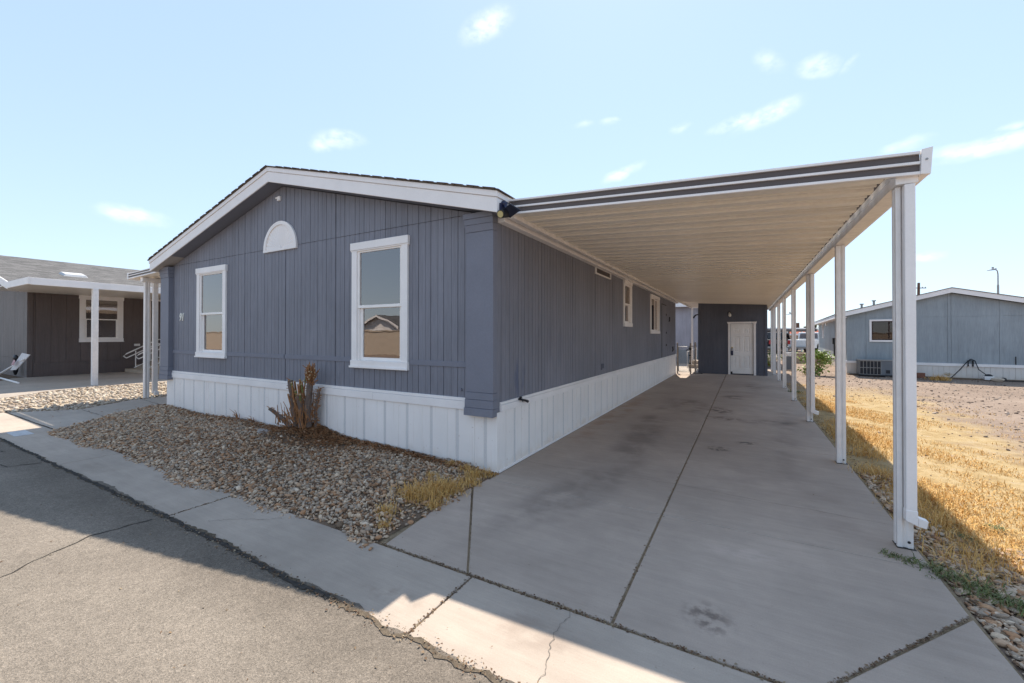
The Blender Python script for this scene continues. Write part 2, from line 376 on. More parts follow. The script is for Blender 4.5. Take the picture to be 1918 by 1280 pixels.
SUN = Vector((-.15, .67, 1)).normalized()
L = bpy.data.lights.new('sun', 'SUN'); L.energy = 2.25; L.angle = math.radians(.5); L.color = (1, .92, .80)
lo = bpy.data.objects.new('sun', L); col.objects.link(lo); lo.rotation_euler = (-SUN).to_track_quat('-Z', 'Y').to_euler()
w = bpy.data.worlds.new('World'); sc.world = w; w.use_nodes = True
def make_world():
    t = w.node_tree; bg = t.nodes['Background']
    s = t.nodes.new('ShaderNodeTexSky'); s.sky_type = 'NISHITA'; s.sun_disc = False
    s.sun_elevation = math.asin(SUN.z); s.sun_rotation = math.atan2(SUN.x, SUN.y)
    s.air_density = 1.0; s.dust_density = .2; s.ozone_density = 1.0; s.altitude = 300
    gm = t.nodes.new('ShaderNodeGamma'); gm.inputs[1].default_value = .35; t.links.new(s.outputs[0], gm.inputs[0])   # hazy, evenly bright sky
    hs = t.nodes.new('ShaderNodeVectorMath'); hs.operation = 'MULTIPLY'; t.links.new(gm.outputs[0], hs.inputs[0]); hs.inputs[1].default_value = SKYGAIN
    tc = t.nodes.new('ShaderNodeTexCoord'); vec = tc.outputs['Generated']
    def mth(op, a, b=None, cl=False):
        x = t.nodes.new('ShaderNodeMath'); x.operation = op; x.use_clamp = cl
        for i, q in enumerate((a, b)):
            if q is None: continue
            if isinstance(q, (int, float)): x.inputs[i].default_value = q
            else: t.links.new(q, x.inputs[i])
        return x.outputs[0]
    sx = t.nodes.new('ShaderNodeSeparateXYZ'); t.links.new(vec, sx.inputs[0])
    az = mth('ARCTAN2', sx.outputs[0], sx.outputs[1]); el = mth('ARCSINE', sx.outputs[2])
    cb = t.nodes.new('ShaderNodeCombineXYZ'); t.links.new(az, cb.inputs[0]); t.links.new(el, cb.inputs[1])
    def noise(sc_, det, vsc):
        mp = t.nodes.new('ShaderNodeMapping'); mp.inputs['Scale'].default_value = vsc; t.links.new(cb.outputs[0], mp.inputs[0])
        nz = t.nodes.new('ShaderNodeTexNoise'); nz.inputs['Scale'].default_value = sc_; nz.inputs['Detail'].default_value = det; nz.inputs['Roughness'].default_value = .58
        t.links.new(mp.outputs[0], nz.inputs['Vector']); return nz
    n1 = noise(26, 9, (1, 1.6, 1)); n2 = noise(7, 4, (1, 1.4, 1))
    wob = t.nodes.new('ShaderNodeVectorMath'); wob.operation = 'MULTIPLY_ADD'; t.links.new(n2.outputs['Color'], wob.inputs[0]); wob.inputs[1].default_value = (.07, .045, 0); t.links.new(cb.outputs[0], wob.inputs[2])
    tot = None
    # (azimuth, elevation, half width, half height, tilt, strength) of each small cloud
    for (a, e, rx, ry, ti, st) in CLOUDS:
        mp = t.nodes.new('ShaderNodeMapping'); mp.vector_type = 'TEXTURE'; mp.inputs['Location'].default_value = (a + .035, e + .0225, 0); mp.inputs['Rotation'].default_value = (0, 0, ti); mp.inputs['Scale'].default_value = (rx, ry, 1)
        t.links.new(wob.outputs[0], mp.inputs[0])
        ln = t.nodes.new('ShaderNodeVectorMath'); ln.operation = 'LENGTH'; t.links.new(mp.outputs[0], ln.inputs[0])
        mr = t.nodes.new('ShaderNodeMapRange'); mr.interpolation_type = 'SMOOTHSTEP'; t.links.new(ln.outputs['Value'], mr.inputs[0])
        for i, q in enumerate((1.25, 0., 0., st)): mr.inputs[i + 1].default_value = q
        tot = mr.outputs[0] if tot is None else mth('MAXIMUM', tot, mr.outputs[0])
    tex = t.nodes.new('ShaderNodeMapRange'); tex.interpolation_type = 'SMOOTHSTEP'; t.links.new(n1.outputs['Fac'], tex.inputs[0])
    for i, q in enumerate((.22, .72, 0., .85)): tex.inputs[i + 1].default_value = q
    cf = mth('MULTIPLY', tot, tex.outputs[0], True)
    mx = t.nodes.new('ShaderNodeMix'); mx.data_type = 'RGBA'; t.links.new(cf, mx.inputs[0]); t.links.new(hs.outputs[0], mx.inputs[6]); mx.inputs[7].default_value = (CLOUDV, CLOUDV, CLOUDV * 1.02, 1)
    t.links.new(mx.outputs[2], bg.inputs['Color']); bg.inputs['Strength'].default_value = SKYSTR
def pxdir(x, y):
    v = r_ * ((x - CX) / FPX) + d_ * ((y - CY) / FPX) + fw; v.normalize(); return v
SKYSTR = .1; SKYGAIN = (1.43, 1.66, 1.93); CLOUDV = 5.0
CLOUDS = []
for (x, y, rx, ry, ti, st) in ((912, 52, 58, 34, .25, .8), (1440, 218, 66, 26, .3, .75), (1372, 236, 45, 16, .1, .6), (1530, 122, 42, 22, -.3, .55), (1440, 112, 34, 22, -.5, .35), (1590, 118, 18, 14, .6, .35), (1850, 277, 95, 24, -.05, .95), (1700, 272, 40, 16, 0, .4),
                               (1172, 320, 46, 14, .25, .7), (255, 408, 62, 22, 0, .8), (640, 262, 52, 20, .1, .55), (605, 272, 24, 18, .3, .5), (1735, 478, 34, 13, 0, .7), (1270, 240, 22, 12, 0, .35), (1885, 240, 22, 14, 0, .4), (1095, 232, 26, 10, 0, .25), (1140, 228, 20, 10, 0, .3)):
    v = pxdir(x, y); depth = v.dot(fw)
    CLOUDS.append((math.atan2(v.x, v.y), math.asin(v.z), rx * .9 / FPX * depth / math.cos(math.asin(v.z)), ry * .8 / FPX * depth, ti, st * .9))
make_world()
vs = sc.view_settings; vs.view_transform = 'Standard'; vs.look = 'None'; vs.gamma = 1; vs.exposure = 1.76; vs.use_curve_mapping = False
sc.cycles.max_bounces = 8; sc.cycles.diffuse_bounces = 5; sc.cycles.transparent_max_bounces = 12
sc.cycles.use_adaptive_sampling = True; sc.cycles.use_denoising = True

# ------------------------------------------------------------------ wall helpers
build_ = build
def FRONT(u, z, d): return (u, -d, z)                 # wall at y=0 facing the street
def SIDE(u, z, d): return (d, u, z)                   # wall at x=0 facing the driveway

def siding(mb, mp, u0, u1, z0, ztop, pitch, holes=(), gw=.009, gd=.013, seams=(), extra=(), jitter=0., strips=None, faint=True):
    """grooved sheet siding: planks at depth 0, grooves at -gd; holes = (u0,u1,z0,z1); seams = heights of level joints; strips = (offset,width) of perforated bands (slot 1)"""
    ed = []                                            # list of (u, kind starting here)
    u = u0; marks = {}
    gs = []
    k = 0; x = u0 + pitch * .5
    while x < u1 - gw:
        gs.append((x + jitter * (random.random() - .5), gw)); x += pitch
    if faint:
        x = u0 + pitch
        while x < u1 - gw: gs.append((x + pitch * .1 * (random.random() - .5), gw * .45)); x += pitch
    gs += [(e, gw * 1.6) for e in extra]
    cuts = {round(u0, 5), round(u1, 5)}
    for h in holes: cuts |= {round(h[0], 5), round(h[1], 5)}
    for g, wd in gs: cuts |= {round(min(max(g, u0), u1), 5), round(min(g + wd, u1), 5)}
    st = []
    if strips:
        off, wd = strips; x = u0 + off
        while x + wd < u1: st.append((x, x + wd)); cuts |= {round(x, 5), round(x + wd, 5)}; x += pitch
    if callable(ztop) and u0 < RIDGE < u1: cuts.add(RIDGE)
    zt = ztop if callable(ztop) else (lambda q: ztop)
    cs = sorted(cuts); prev = None
    for a, b in zip(cs[:-1], cs[1:]):
        if b - a < 1e-5: continue
        c = (a + b) / 2
        isg = any(g - 1e-5 <= c <= g + wd + 1e-5 for g, wd in gs); iss = any(p <= c <= q for p, q in st)
        dp = -gd if isg else (-.004 if iss else 0.)
        segs = [(z0, None)]
        for h in holes:
            if h[0] - 1e-6 <= a and b <= h[1] + 1e-6:
                ns = []
                for (p, q) in segs:
                    if h[2] > p: ns.append((p, h[2]))
                    if q is None or q > h[3]: ns.append((h[3], q))
                segs = ns
        fin = []
        for (p, q) in segs:
            lo_ = p
            for s in seams:
                if s > lo_ + .02 and (q is None or q > s + .02): fin.append((lo_, s - .004, dp)); fin.append((s - .004, s + .004, -gd)); lo_ = s + .004
            fin.append((lo_, q, dp))
        for (p, q, dd) in fin:
            ta = zt(a) if q is None else q; tb = zt(b) if q is None else q
            mb.poly([mp(a, p, dd), mp(b, p, dd), mp(b, tb, dd), mp(a, ta, dd)], 1 if iss else 0)
            if dd != dp:
                mb.poly([mp(a, p, dp), mp(b, p, dp), mp(b, p, dd), mp(a, p, dd)]); mb.poly([mp(a, q, dp), mp(b, q, dp), mp(b, q, dd), mp(a, q, dd)])
        if prev is not None and abs(prev - dp) > 1e-6:
            cutz = sorted((h[2], h[3]) for h in holes if h[0] - 1e-6 <= a <= h[1] + 1e-6); lo_ = z0
            for p, q in cutz + [(None, None)]:
                e = zt(a) if p is None else p
                mb.poly([mp(a, lo_, prev), mp(a, lo_, dp), mp(a, e, dp), mp(a, e, prev)])
                lo_ = q
        prev = dp

def window(parent, mp, u0, u1, z0, z1, casing=.10, kind='hung', mats=None, depth=.7, curtain=None, head=True, glass='glass', cas='white', sash='whitew', local=False):
    build = lambda *a, **k: build_(*a, local=local, **k)
    """cased window: part window (the casing), sub-parts sash_frame, pane (two), interior, curtain"""
    m = MB(); c = casing; t = .03
    m.mbox(mp, u0, u0 + c, z0 + c, z1 - c, -.03, t); m.mbox(mp, u1 - c, u1, z0 + c, z1 - c, -.03, t)
    e = .018 if head else 0
    m.mbox(mp, u0 - e, u1 + e, z1 - c, z1, -.03, t + .012); m.mbox(mp, u0 - e * .6, u1 + e * .6, z0, z0 + c, -.03, t + .012)
    if head: m.mbox(mp, u0 - e - .006, u1 + e + .006, z0 + .0, z0 + .028, t + .0125, t + .026); m.mbox(mp, u0 - e, u1 + e, z1 - c - .018, z1 - c - .001, -.02, t + .002)
    wd = build('window', m, M[cas], parent, bevel=.003)
    iu0, iu1, iz0, iz1 = u0 + c, u1 - c, z0 + c, z1 - c
    s = MB(); f = .035
    def ring(a0, a1, b0, b1, d0, d1, ff=f):
        s.mbox(mp, a0, a0 + ff, b0, b1, d0, d1); s.mbox(mp, a1 - ff, a1, b0, b1, d0, d1)
        s.mbox(mp, a0 + ff, a1 - ff, b0, b0 + ff, d0, d1); s.mbox(mp, a0 + ff, a1 - ff, b1 - ff, b1, d0, d1)
    panes = []
    if kind == 'hung':
        zm = iz0 + (iz1 - iz0) * .485
        ring(iu0, iu1, zm - .02, iz1, -.02, .012, .04); ring(iu0 + .03, iu1 - .03, iz0, zm + .02, -.05, -.0205, .045)
        s.mbox(mp, iu0, iu0 + .03, iz0, zm - .021, -.03, .004); s.mbox(mp, iu1 - .03, iu1, iz0, zm - .021, -.03, .004)
        panes = [(iu0 + .04, iu1 - .04, zm + .02, iz1 - .04, -.005), (iu0 + .075, iu1 - .075, iz0 + .045, zm - .025, -.036)]
    elif kind == 'slide':
        um = (iu0 + iu1) / 2
        ring(iu0, um + .02, iz0, iz1, -.02, .012); ring(um - .02, iu1, iz0 + .01, iz1 - .01, -.05, -.0205)
        panes = [(iu0 + f, um + .02 - f, iz0 + f, iz1 - f, -.005), (um - .02 + f, iu1 - f, iz0 + .01 + f, iz1 - .01 - f, -.036)]
    build('sash_frame', s, M[sash], wd, bevel=.002)
    for (a, b, p, q, d) in panes:
        g = MB(); g.mbox(mp, a, b, p, q, d - .004, d); build('pane', g, M[glass], wd)
    if kind == 'slide' and curtain == 'board':
        g = MB(); a, b, p, q, d = panes[0]; g.mbox(mp, a, b, p, q, -.10, -.08); build('board', g, M['board'], wd)
    i = MB(); a, b, p, q = iu0 + .002, iu1 - .002, iz0 + .002, iz1 - .002; dI = -depth; w_ = .5
    i.poly([mp(a - w_, p - .3, dI), mp(b + w_, p - .3, dI), mp(b + w_, q + .1, dI), mp(a - w_, q + .1, dI)])
    for (x1, x2) in ((a, a - w_), (b, b + w_)): i.poly([mp(x1, p, -.055), mp(x2, p - .3, dI), mp(x2, q + .1, dI), mp(x1, q, -.055)])
    i.poly([mp(a, p, -.055), mp(b, p, -.055), mp(b + w_, p - .3, dI), mp(a - w_, p - .3, dI)]); i.poly([mp(a, q, -.055), mp(b, q, -.055), mp(b + w_, q + .1, dI), mp(a - w_, q + .1, dI)])
    build('interior', i, M['interior2' if glass == 'glassd' else 'interior'], wd)
    if curtain and curtain != 'board':
        g = MB()
        if curtain == 'blind':
            n = int((iz1 - iz0) / .045)
            for k in range(n): z = iz0 + .02 + k * .045; g.mbox(mp, iu0 + .02, iu1 - .02, z, z + .03, -.09, -.085)
            build('blind', g, M['blind'], wd)
        else:
            cu0, cu1 = curtain; n = 10
            for k in range(n):
                a = iu0 + (iu1 - iu0) * (cu0 + (cu1 - cu0) * k / n); b = iu0 + (iu1 - iu0) * (cu0 + (cu1 - cu0) * (k + 1) / n); da, db = (-.065, -.085) if k % 2 else (-.085, -.065)
                g.poly([mp(a, iz0, da), mp(b, iz0, db), mp(b, iz1, db), mp(a, iz1, da)])
            build('curtain', g, M['curtain'], wd)
    return wd

# ------------------------------------------------------------------ the blue manufactured home
RIDGE = -4.15; W0 = -8.24; LEN = 14.36; SL = .2605
def zs(x): return 4.058 - SL * abs(x - RIDGE)
home = thing('manufactured_home', 'slate blue manufactured home with white skirting, white gable trim and number 91', 'house')
WR = (-2.435, -1.36, 1.13, 2.915); WL = (-6.95, -5.87, 1.155, 2.905)
W1 = (5.76, 6.56, 1.80, 2.915); W2 = (9.0, 10.48, 1.64, 2.85)
ins = lambda h, c=.05: (h[0] + c, h[1] - c, h[2] + c, h[3] - c)
m = MB(); siding(m, FRONT, -8.05, -.30, .70, zs, .205, [ins(WR), ins(WL)], seams=(3.05,), extra=(-4.07, -2.82, -5.28), jitter=.03)
m.poly([(W0, 0, .7), (-8.05, 0, .7), (-8.05, 0, zs(-8.05)), (W0, 0, zs(W0))]); m.poly([(-.30, 0, .7), (0, 0, .7), (0, 0, zs(0)), (-.30, 0, zs(-.3))])
build('front_wall', m, M['blue'], home, fix=False)
m = MB(); siding(m, SIDE, 0, LEN, .70, 3.0, .205, [ins(W1), ins(W2)], extra=(1.22, 2.44, 3.66, 4.88, 6.1, 8.54, 12.2), jitter=.05)
build('side_wall', m, M['blueside'], home, fix=False)
m = MB(); m.poly([(W0, 0, 0), (W0, LEN, 0), (W0, LEN, 3.0), (W0, 0, 3.0)]); m.poly([(W0, LEN, 0), (0, LEN, 0), (0, LEN, zs(0)), (RIDGE, LEN, zs(RIDGE)), (W0, LEN, zs(W0))])
build('rear_wall', m, M['blue'], home)
for a, b in ((-7.99, -6.98), (-5.85, -4.085), (-4.055, -2.46), (-1.335, -.365)):   # level batten under the windows
    m = MB(); m.mbox(FRONT, a, b, 1.205, 1.275, .001, .012); build('batten', m, M['bluetrim'], home, bevel=.003)
for (xa, xb) in ((-8.36, -7.99), (-.372, .004)):       # corner pilasters with stepped head and foot
    m = MB(); L_ = xa < -4
    oa = -1; ob = 1 if L_ else .25
    def tier(z0, z1, e0, e1):
        m.hexa([(xa + oa*e0, -.09 - e0, z0), (xb + ob*e0, -.09 - e0, z0), (xb + ob*e0, .0, z0), (xa + oa*e0, .0, z0)], [(xa + oa*e1, -.09 - e1, z1), (xb + ob*e1, -.09 - e1, z1), (xb + ob*e1, .0, z1), (xa + oa*e1, .0, z1)])
    tier(.93, 2.80, 0, 0); tier(2.803, 2.885, .003, .015); tier(2.888, 2.955, .015, .02); tier(2.958, 3.02, .026, .03)
    tier(.845, .927, .007, .005); tier(.748, .842, .012, .010); tier(.655, .745, .02, .018)
    build('corner_pilaster', m, M['bluetrim'], home, bevel=.003)
m = MB(); siding(m, FRONT, W0, .012, -.06, .70, .407, gw=.004, gd=.004, strips=(.335, .045), faint=False, extra=(-7.7, -6.5))
m.v = [(x, y - .012, z) for x, y, z in m.v]
build('front_skirting', m, [M['vinyl'], M['perf']], home, fix=False)
m = MB(); siding(m, SIDE, -.012, LEN, -.06, .70, .40, gw=.012, gd=.010, strips=(.40, .05), faint=True)
m.v = [(x + .012, y, z) for x, y, z in m.v]
build('side_skirting', m, [M['vinyl'], M['perf']], home, fix=False)
m = MB()
m.mbox(FRONT, -7.985, -2.0, .70, .80, .0, .03); m.mbox(FRONT, -1.997, -.41, .70, .80, .0, .03); m.mbox(FRONT, -7.985, -.41, .803, .84, .0, .02)
m.mbox(SIDE, .06, LEN, .70, .775, .0, .03); m.mbox(SIDE, .06, LEN, .778, .81, .0, .02); m.mbox(SIDE, .012, LEN, .0, .03, .0125, .028); m.mbox(FRONT, -.3, .028, .0, .028, .0125, .028)
build('skirting_trim', m, M['white'], home, bevel=.003)
window(home, FRONT, *WR, casing=.105, curtain=(0, .27)); window(home, FRONT, *WL, casing=.105, curtain=(.0, .72))
window(home, SIDE, *W1, casing=.09, head=False, curtain='blind'); window(home, SIDE, *W2, casing=.09, kind='slide', head=False, curtain='board')
# half-round sunburst over the gable
m = MB(); R0 = .455; cxg, czg = -4.20, 3.03; N = 18
def arc(r, d, k): a = math.pi * k / N; return FRONT(cxg + r * math.cos(a), czg + r * math.sin(a) * 1.0, d)
for k in range(N):
    m.hexa([arc(R0 - .06, 0, k), arc(R0, 0, k), arc(R0, 0, k + 1), arc(R0 - .06, 0, k + 1)], [arc(R0 - .06, .03, k), arc(R0, .03, k), arc(R0, .03, k + 1), arc(R0 - .06, .03, k + 1)])
    mid = lambda r, d: FRONT(cxg + r * math.cos(math.pi * (k + .5) / N), czg + r * math.sin(math.pi * (k + .5) / N), d)
    m.poly([arc(.05, .01, k), arc(R0 - .06, .010, k), mid(R0 - .06, .017)]); m.poly([arc(.05, .01, k), mid(R0 - .06, .017), mid(.05, .012)])
    m.poly([mid(.05, .012), mid(R0 - .06, .017), arc(R0 - .06, .010, k + 1)]); m.poly([mid(.05, .012), arc(R0 - .06, .010, k + 1), arc(.05, .01, k + 1)])
    m.hexa([arc(.0, 0, k), arc(.05, 0, k), arc(.05, 0, k + 1)], [arc(.0, .026, k), arc(.05, .026, k), arc(.05, .026, k + 1)])
m.mbox(FRONT, cxg - R0, cxg + R0, czg - .035, czg - .001, 0, .032)
build('gable_sunburst', m, M['white'], home)
m = MB(); m.mbox(FRONT, -4.265, -4.19, 3.83, 3.90, 0, .03); m.mbox(FRONT, -4.33, -4.266, 3.875, 3.90, 0, .02); build('gable_bracket', m, M['whitew'], home, bevel=.003)
# roof: soffit, two-step fascia, shingled slopes
XL, XR, YF, YB = -8.45, .15, -.25, 14.62
def gable(m, d0, d1, y0, y1, x0=XL, x1=XR, mi=0):
    for a, b in ((x0, RIDGE), (RIDGE, x1)): m.hexa([(a, y0, zs(a) + d0), (b, y0, zs(b) + d0), (b, y1, zs(b) + d0), (a, y1, zs(a) + d0)], [(a, y0, zs(a) + d1), (b, y0, zs(b) + d1), (b, y1, zs(b) + d1), (a, y1, zs(a) + d1)], mi)
m = MB(); gable(m, .012, .03, YF + .02, YB - .02, -7.55, XR - .02); so = build('soffit', m, M['bluetrim'], home)
m = MB()
for k in range(6): a = -8.43 + k * .148; m.hexa([(a, YF + .02, zs(a) + .008), (a + .142, YF + .02, zs(a + .142) + .008), (a + .142, 3, zs(a + .142) + .008), (a, 3, zs(a) + .008)], [(a, YF + .02, zs(a) + .03), (a + .142, YF + .02, zs(a + .142) + .03), (a + .142, 3, zs(a + .142) + .03), (a, 3, zs(a) + .03)])
build('soffit_board', m, M['soffit'], home)
m = MB(); gable(m, 0, .165, YF, YF + .02); gable(m, .168, .235, YF - .012, YF + .02, XL - .012, XR + .012)
for x, s in ((XL, -1), (XR, 1)):
    x0, x1 = sorted((x, x - s * .02)); z = zs(x); m.box(x0, x1, YF + .0205, YB, z, z + .163); x0, x1 = sorted((x + s * .012, x - s * .02)); m.box(x0, x1, YF + .0205, YB, z + .168, z + .233)
m.box(.001, XR - .021, .0, YB, zs(0) - .012, zs(0) + .006); m.box(.002, .10, .01, LEN, zs(0) - .075, zs(0) - .013)
build('fascia', m, M['white'], home, bevel=.004)
m = MB(); gable(m, .237, .252, YF - .03, YB + .03, XL - .035, XR + .035)
for k in range(40):                                     # ragged shingle ends along the rake
    x = XL + .05 + k * .215
    if abs(x - RIDGE) > .15: m.hexa([(x, YF - .038 - random.random()*.008, zs(x) + .2525), (x + .16, YF - .036, zs(x + .16) + .2525), (x + .16, YF + .25, zs(x + .16) + .2525), (x, YF + .25, zs(x) + .2525)], [(x, YF - .038, zs(x) + .257 + random.random()*.006), (x + .16, YF - .036, zs(x + .16) + .259), (x + .16, YF + .25, zs(x + .16) + .257), (x, YF + .25, zs(x) + .257)])
build('roof', m, M['shingle'], home)
# small fittings on the walls
m = MB(); m.mbox(SIDE, 3.63, 4.65, 2.775, 2.80, 0, .03); m.mbox(SIDE, 3.63, 4.65, 2.895, 2.92, 0, .03); m.mbox(SIDE, 3.63, 3.66, 2.8, 2.895, 0, .03); m.mbox(SIDE, 4.62, 4.65, 2.8, 2.895, 0, .03)
v_ = build('wall_vent', m, M['whitew'], home, bevel=.003)
m = MB(); m.mbox(SIDE, 3.66, 4.62, 2.8, 2.895, .001, .008)
for k in range(4): m.mbox(SIDE, 3.66, 4.62, 2.806 + k * .023, 2.814 + k * .023, .0085, .02)
build('grille', m, M['taupe'], v_)
m = MB(); m.mbox(SIDE, 4.03, 4.13, .90, 1.02, 0, .025); m.mbox(SIDE, 4.045, 4.115, .93, 1.03, .0255, .05); build('outlet_cover', m, M['bluetrim'], home, bevel=.004)
m = MB(); m.mbox(SIDE, 11.05, 11.95, .82, 2.66, .001, .012); dr = build('side_door', m, M['blueside'], home)
m = MB(); m.mbox(SIDE, 11.02, 11.049, .82, 2.69, .001, .006); m.mbox(SIDE, 11.951, 11.98, .82, 2.69, .001, .006); m.mbox(SIDE, 11.05, 11.95, 2.662, 2.69, .001, .006); build('door_gap', m, M['darkgap'], dr)
for z in (1.2, 1.65, 2.3): m = MB(); m.mbox(SIDE, 11.87, 11.90, z, z + .07, .0125, .03); build('hinge', m, M['black'], dr)
for P_ in ([(.0, 12.6, 2.1), (.03, 12.6, 2.15), (.03, 12.6, 2.28)], [(.0, 13.4, .95), (.04, 13.4, 1.0), (.03, 13.4, 1.14)]): m = MB(); m.tube(P_, .02); build('hook', m, M['black'], home)
m = MB(); m.tube([(.012, .5, .79), (.07, .5, .79), (.085, .5, .77)], .014, 8); m.tube([(.06, .49, .79), (.065, .60, .765), (.065, .66, .745)], [.012, .014, .02], 8); m.sphere((.05, .5, .815), .028, 8, 5, sq=(.6, 1, .5))
build('hose_faucet', m, M['black'], home, smooth=True)
m = MB(); m.tube([(-.505, .0, .935), (-.505, -.02, .935)], .018, 10); build('pipe_stub', m, M['bluetrim'], home)
fc = bpy.data.curves.new('house_number', 'FONT'); fc.body = '91'; fc.size = .215; fc.shear = .22; fc.extrude = .006; fc.offset = .006; fc.align_x = 'CENTER'; fc.align_y = 'CENTER'; fc.space_character = 1.05; fc.materials.append(M['numeral'])
fo = bpy.data.objects.new('house_number', fc); col.objects.link(fo); fo.parent = home; fo.location = (-7.61, -.008, 1.955); fo.rotation_euler = (math.pi / 2, 0, 0); fo.scale = (.85, 1, 1)
bpy.context.view_layer.update()
nm_ = bpy.data.meshes.new_from_object(fo.evaluated_get(bpy.context.evaluated_depsgraph_get())); nm_.materials.clear(); nm_.materials.append(M['numeral'])
f2_ = bpy.data.objects.new('house_number', nm_); col.objects.link(f2_); f2_.parent = home; f2_.location = fo.location; f2_.rotation_euler = fo.rotation_euler; f2_.scale = fo.scale; bpy.data.objects.remove(fo); f2_.name = 'house_number'

# ------------------------------------------------------------------ security camera on the eave corner
t = thing('security_camera', 'dark security camera with small solar panel under the right eave corner of the blue home', 'camera', (.10, -.14, 2.99))
m = MB(); m.tube([(.155, -.10, 3.06), (.20, -.13, 3.06), (.20, -.16, 3.0)], .018, 8); m.sphere((.17, -.13, 3.055), .04, 10, 6); m.box(.13, .17, -.2, -.1, 2.93, 3.05); build('mount', m, M['navy'], t, smooth=False)
m = MB(); m.tube([(.19, -.03, 2.975), (.185, -.16, 2.94), (.183, -.23, 2.915)], [.042, .048, .046], 12); cb_ = build('camera_body', m, M['black'], t)
m = MB(); m.tube([(.183, -.2305, 2.915), (.1828, -.234, 2.9137)], .037, 12); build('lens', m, M['lens'], cb_)
m = MB(); P_ = [Vector(q) for q in ((.185, -.200, 2.966), (.305, -.228, 3.008), (.372, -.115, 2.958), (.215, -.075, 2.905))]; nn = (P_[1] - P_[0]).cross(P_[3] - P_[0]).normalized() * .012
m.hexa(P_, [p + nn for p in P_]); build('solar_panel', m, M['solar'], t, bevel=.003)

# ------------------------------------------------------------------ carport
CP = thing('carport', 'white metal carport roof on a row of posts over the driveway', 'carport', (1.85, 9, 0))
X0, X1 = .20, 3.60; Y0, Y1 = .0, 18.9
def zc(x): return 2.965 - (x - .242) * .0582           # underside of the pans
m = MB(); y = Y0 + .03; th = .012; prof = []
while y < Y1 - .3:
    prof += [(y, 0), (y + .11, 0), (y + .175, .07), (y + .205, .07), (y + .210, .012), (y + .235, .012), (y + .270, .07), (y + .296, .07)]; y += .3
prof.append((y, 0))
for (ya, za), (yb, zb) in zip(prof[:-1], prof[1:]):
    a, b = X0, 3.41
    m.poly([(a, ya, zc(a) + za), (b, ya, zc(b) + za), (b, yb, zc(b) + zb), (a, yb, zc(a) + zb)])
    m.poly([(a, ya, zc(a) + za + th), (b, ya, zc(b) + za + th), (b, yb, zc(b) + zb + th), (a, yb, zc(a) + zb + th)])
build('roof_panel', m, M['pan'], CP, fix=False)
def slope_box(m, x0, x1, y0, y1, h0, h1, mi=0):
    m.hexa([(x0, y0, zc(x0) + h0), (x1, y0, zc(x1) + h0), (x1, y1, zc(x1) + h0), (x0, y1, zc(x0) + h0)], [(x0, y0, zc(x0) + h1), (x1, y0, zc(x1) + h1), (x1, y1, zc(x1) + h1), (x0, y1, zc(x0) + h1)], mi)
m = MB()
for h0, h1 in ((0, .022), (.075, .095), (.150, .170)): slope_box(m, X0 - .05, X1, -.012, .028, h0, h1)
fa = build('front_fascia', m, M['white'], CP, bevel=.002)
m = MB(); slope_box(m, X0 - .05, X1, Y1 - .03, Y1, 0, .172); build('rear_fascia', m, M['white'], CP, bevel=.002)
m = MB(); slope_box(m, X0 - .05, X1 - .001, .006, .026, .0225, .0745); slope_box(m, X0 - .05, X1 - .001, .006, .026, .0955, .1495); build('fascia_recess', m, M['taupe'], fa)
m = MB(); zc1 = zc(3.6)
m.prism([(X1 + .001, zc1 - .005), (X1 + .05, zc1 - .005), (X1 + .056, zc1 + .18), (X1 + .046, zc1 + .18), (X1 + .042, zc1 + .03), (X1 + .001, zc1 + .03)], 'y', .02, Y1); gt = build('gutter', m, M['white'], CP)
m = MB(); m.prism([(X1 - .001, zc1 - .002), (X1 + .052, zc1 - .008), (X1 + .064, zc1 + .186), (X1 + .004, zc1 + .178)], 'y', -.022, .016); ec = build('end_cap', m, M['white'], CP, bevel=.002)
m = MB(); m.tube([(X1 + .03, -.0225, zc1 + .10), (X1 + .03, -.027, zc1 + .10)], .008, 8); build('screw', m, M['steel'], ec)
m = MB(); m.box(3.472, 3.60, .029, Y1 - .031, 2.725, 2.80); m.box(3.472, 3.485, .029, Y1 - .031, 2.801, 2.86); build('beam', m, M['metal'], CP, bevel=.004)
m = MB(); m.box(3.38, 3.60, .029, Y1 - .031, 2.875, 2.90)
build('shaded_gap_strip', m, M['taupe'], CP)  # dark colour paints in the shade of the gap beside the beam
m = MB(); m.box(.158, .215, .03, Y1, 2.93, 3.0); m.box(.17, .20, .03, Y1, 3.003, 3.12); build('ledger', m, M['metal'], CP, bevel=.004)
def post_mesh(x, y, z0, z1, s=.046, name='post', parent=CP, mat='metal'):
    g = .012; a = s * .38
    o = [(-s, -s), (-a, -s), (-a + g, -s + g), (a - g, -s + g), (a, -s), (s, -s), (s, -a), (s - g, -a + g), (s - g, a - g), (s, a), (s, s), (a, s), (a - g, s - g), (-a + g, s - g), (-a, s), (-s, s), (-s, a), (-s + g, a - g), (-s + g, -a + g), (-s, -a)]
    m = MB(); m.prism([(x + p, y + q) for p, q in o], 'z', z0, z1)
    m.v = [tuple(v) for v in m.v]
    po = build(name, m, M[mat], parent, bevel=.002)
    return po
posts = []
for k, y in enumerate((.13, 2.50, 5.38, 8.2, 11.0, 13.3, 15.75, 17.6)):
    p = post_mesh(3.53, y,   .004, 2.722); posts.append(p)
    m = MB(); m.box(3.48, 3.59, y - .06, y + .06, .0005, .004); build('dark_foot_patch', m, M['darkgap'], p)  # thin dark patch, slightly wider than the post foot
    m = MB(); m.tube([(3.55, y - .0465, .05), (3.55, y - .0505, .05)], .010, 8); build('anchor_bolt', m, M['black'], p)
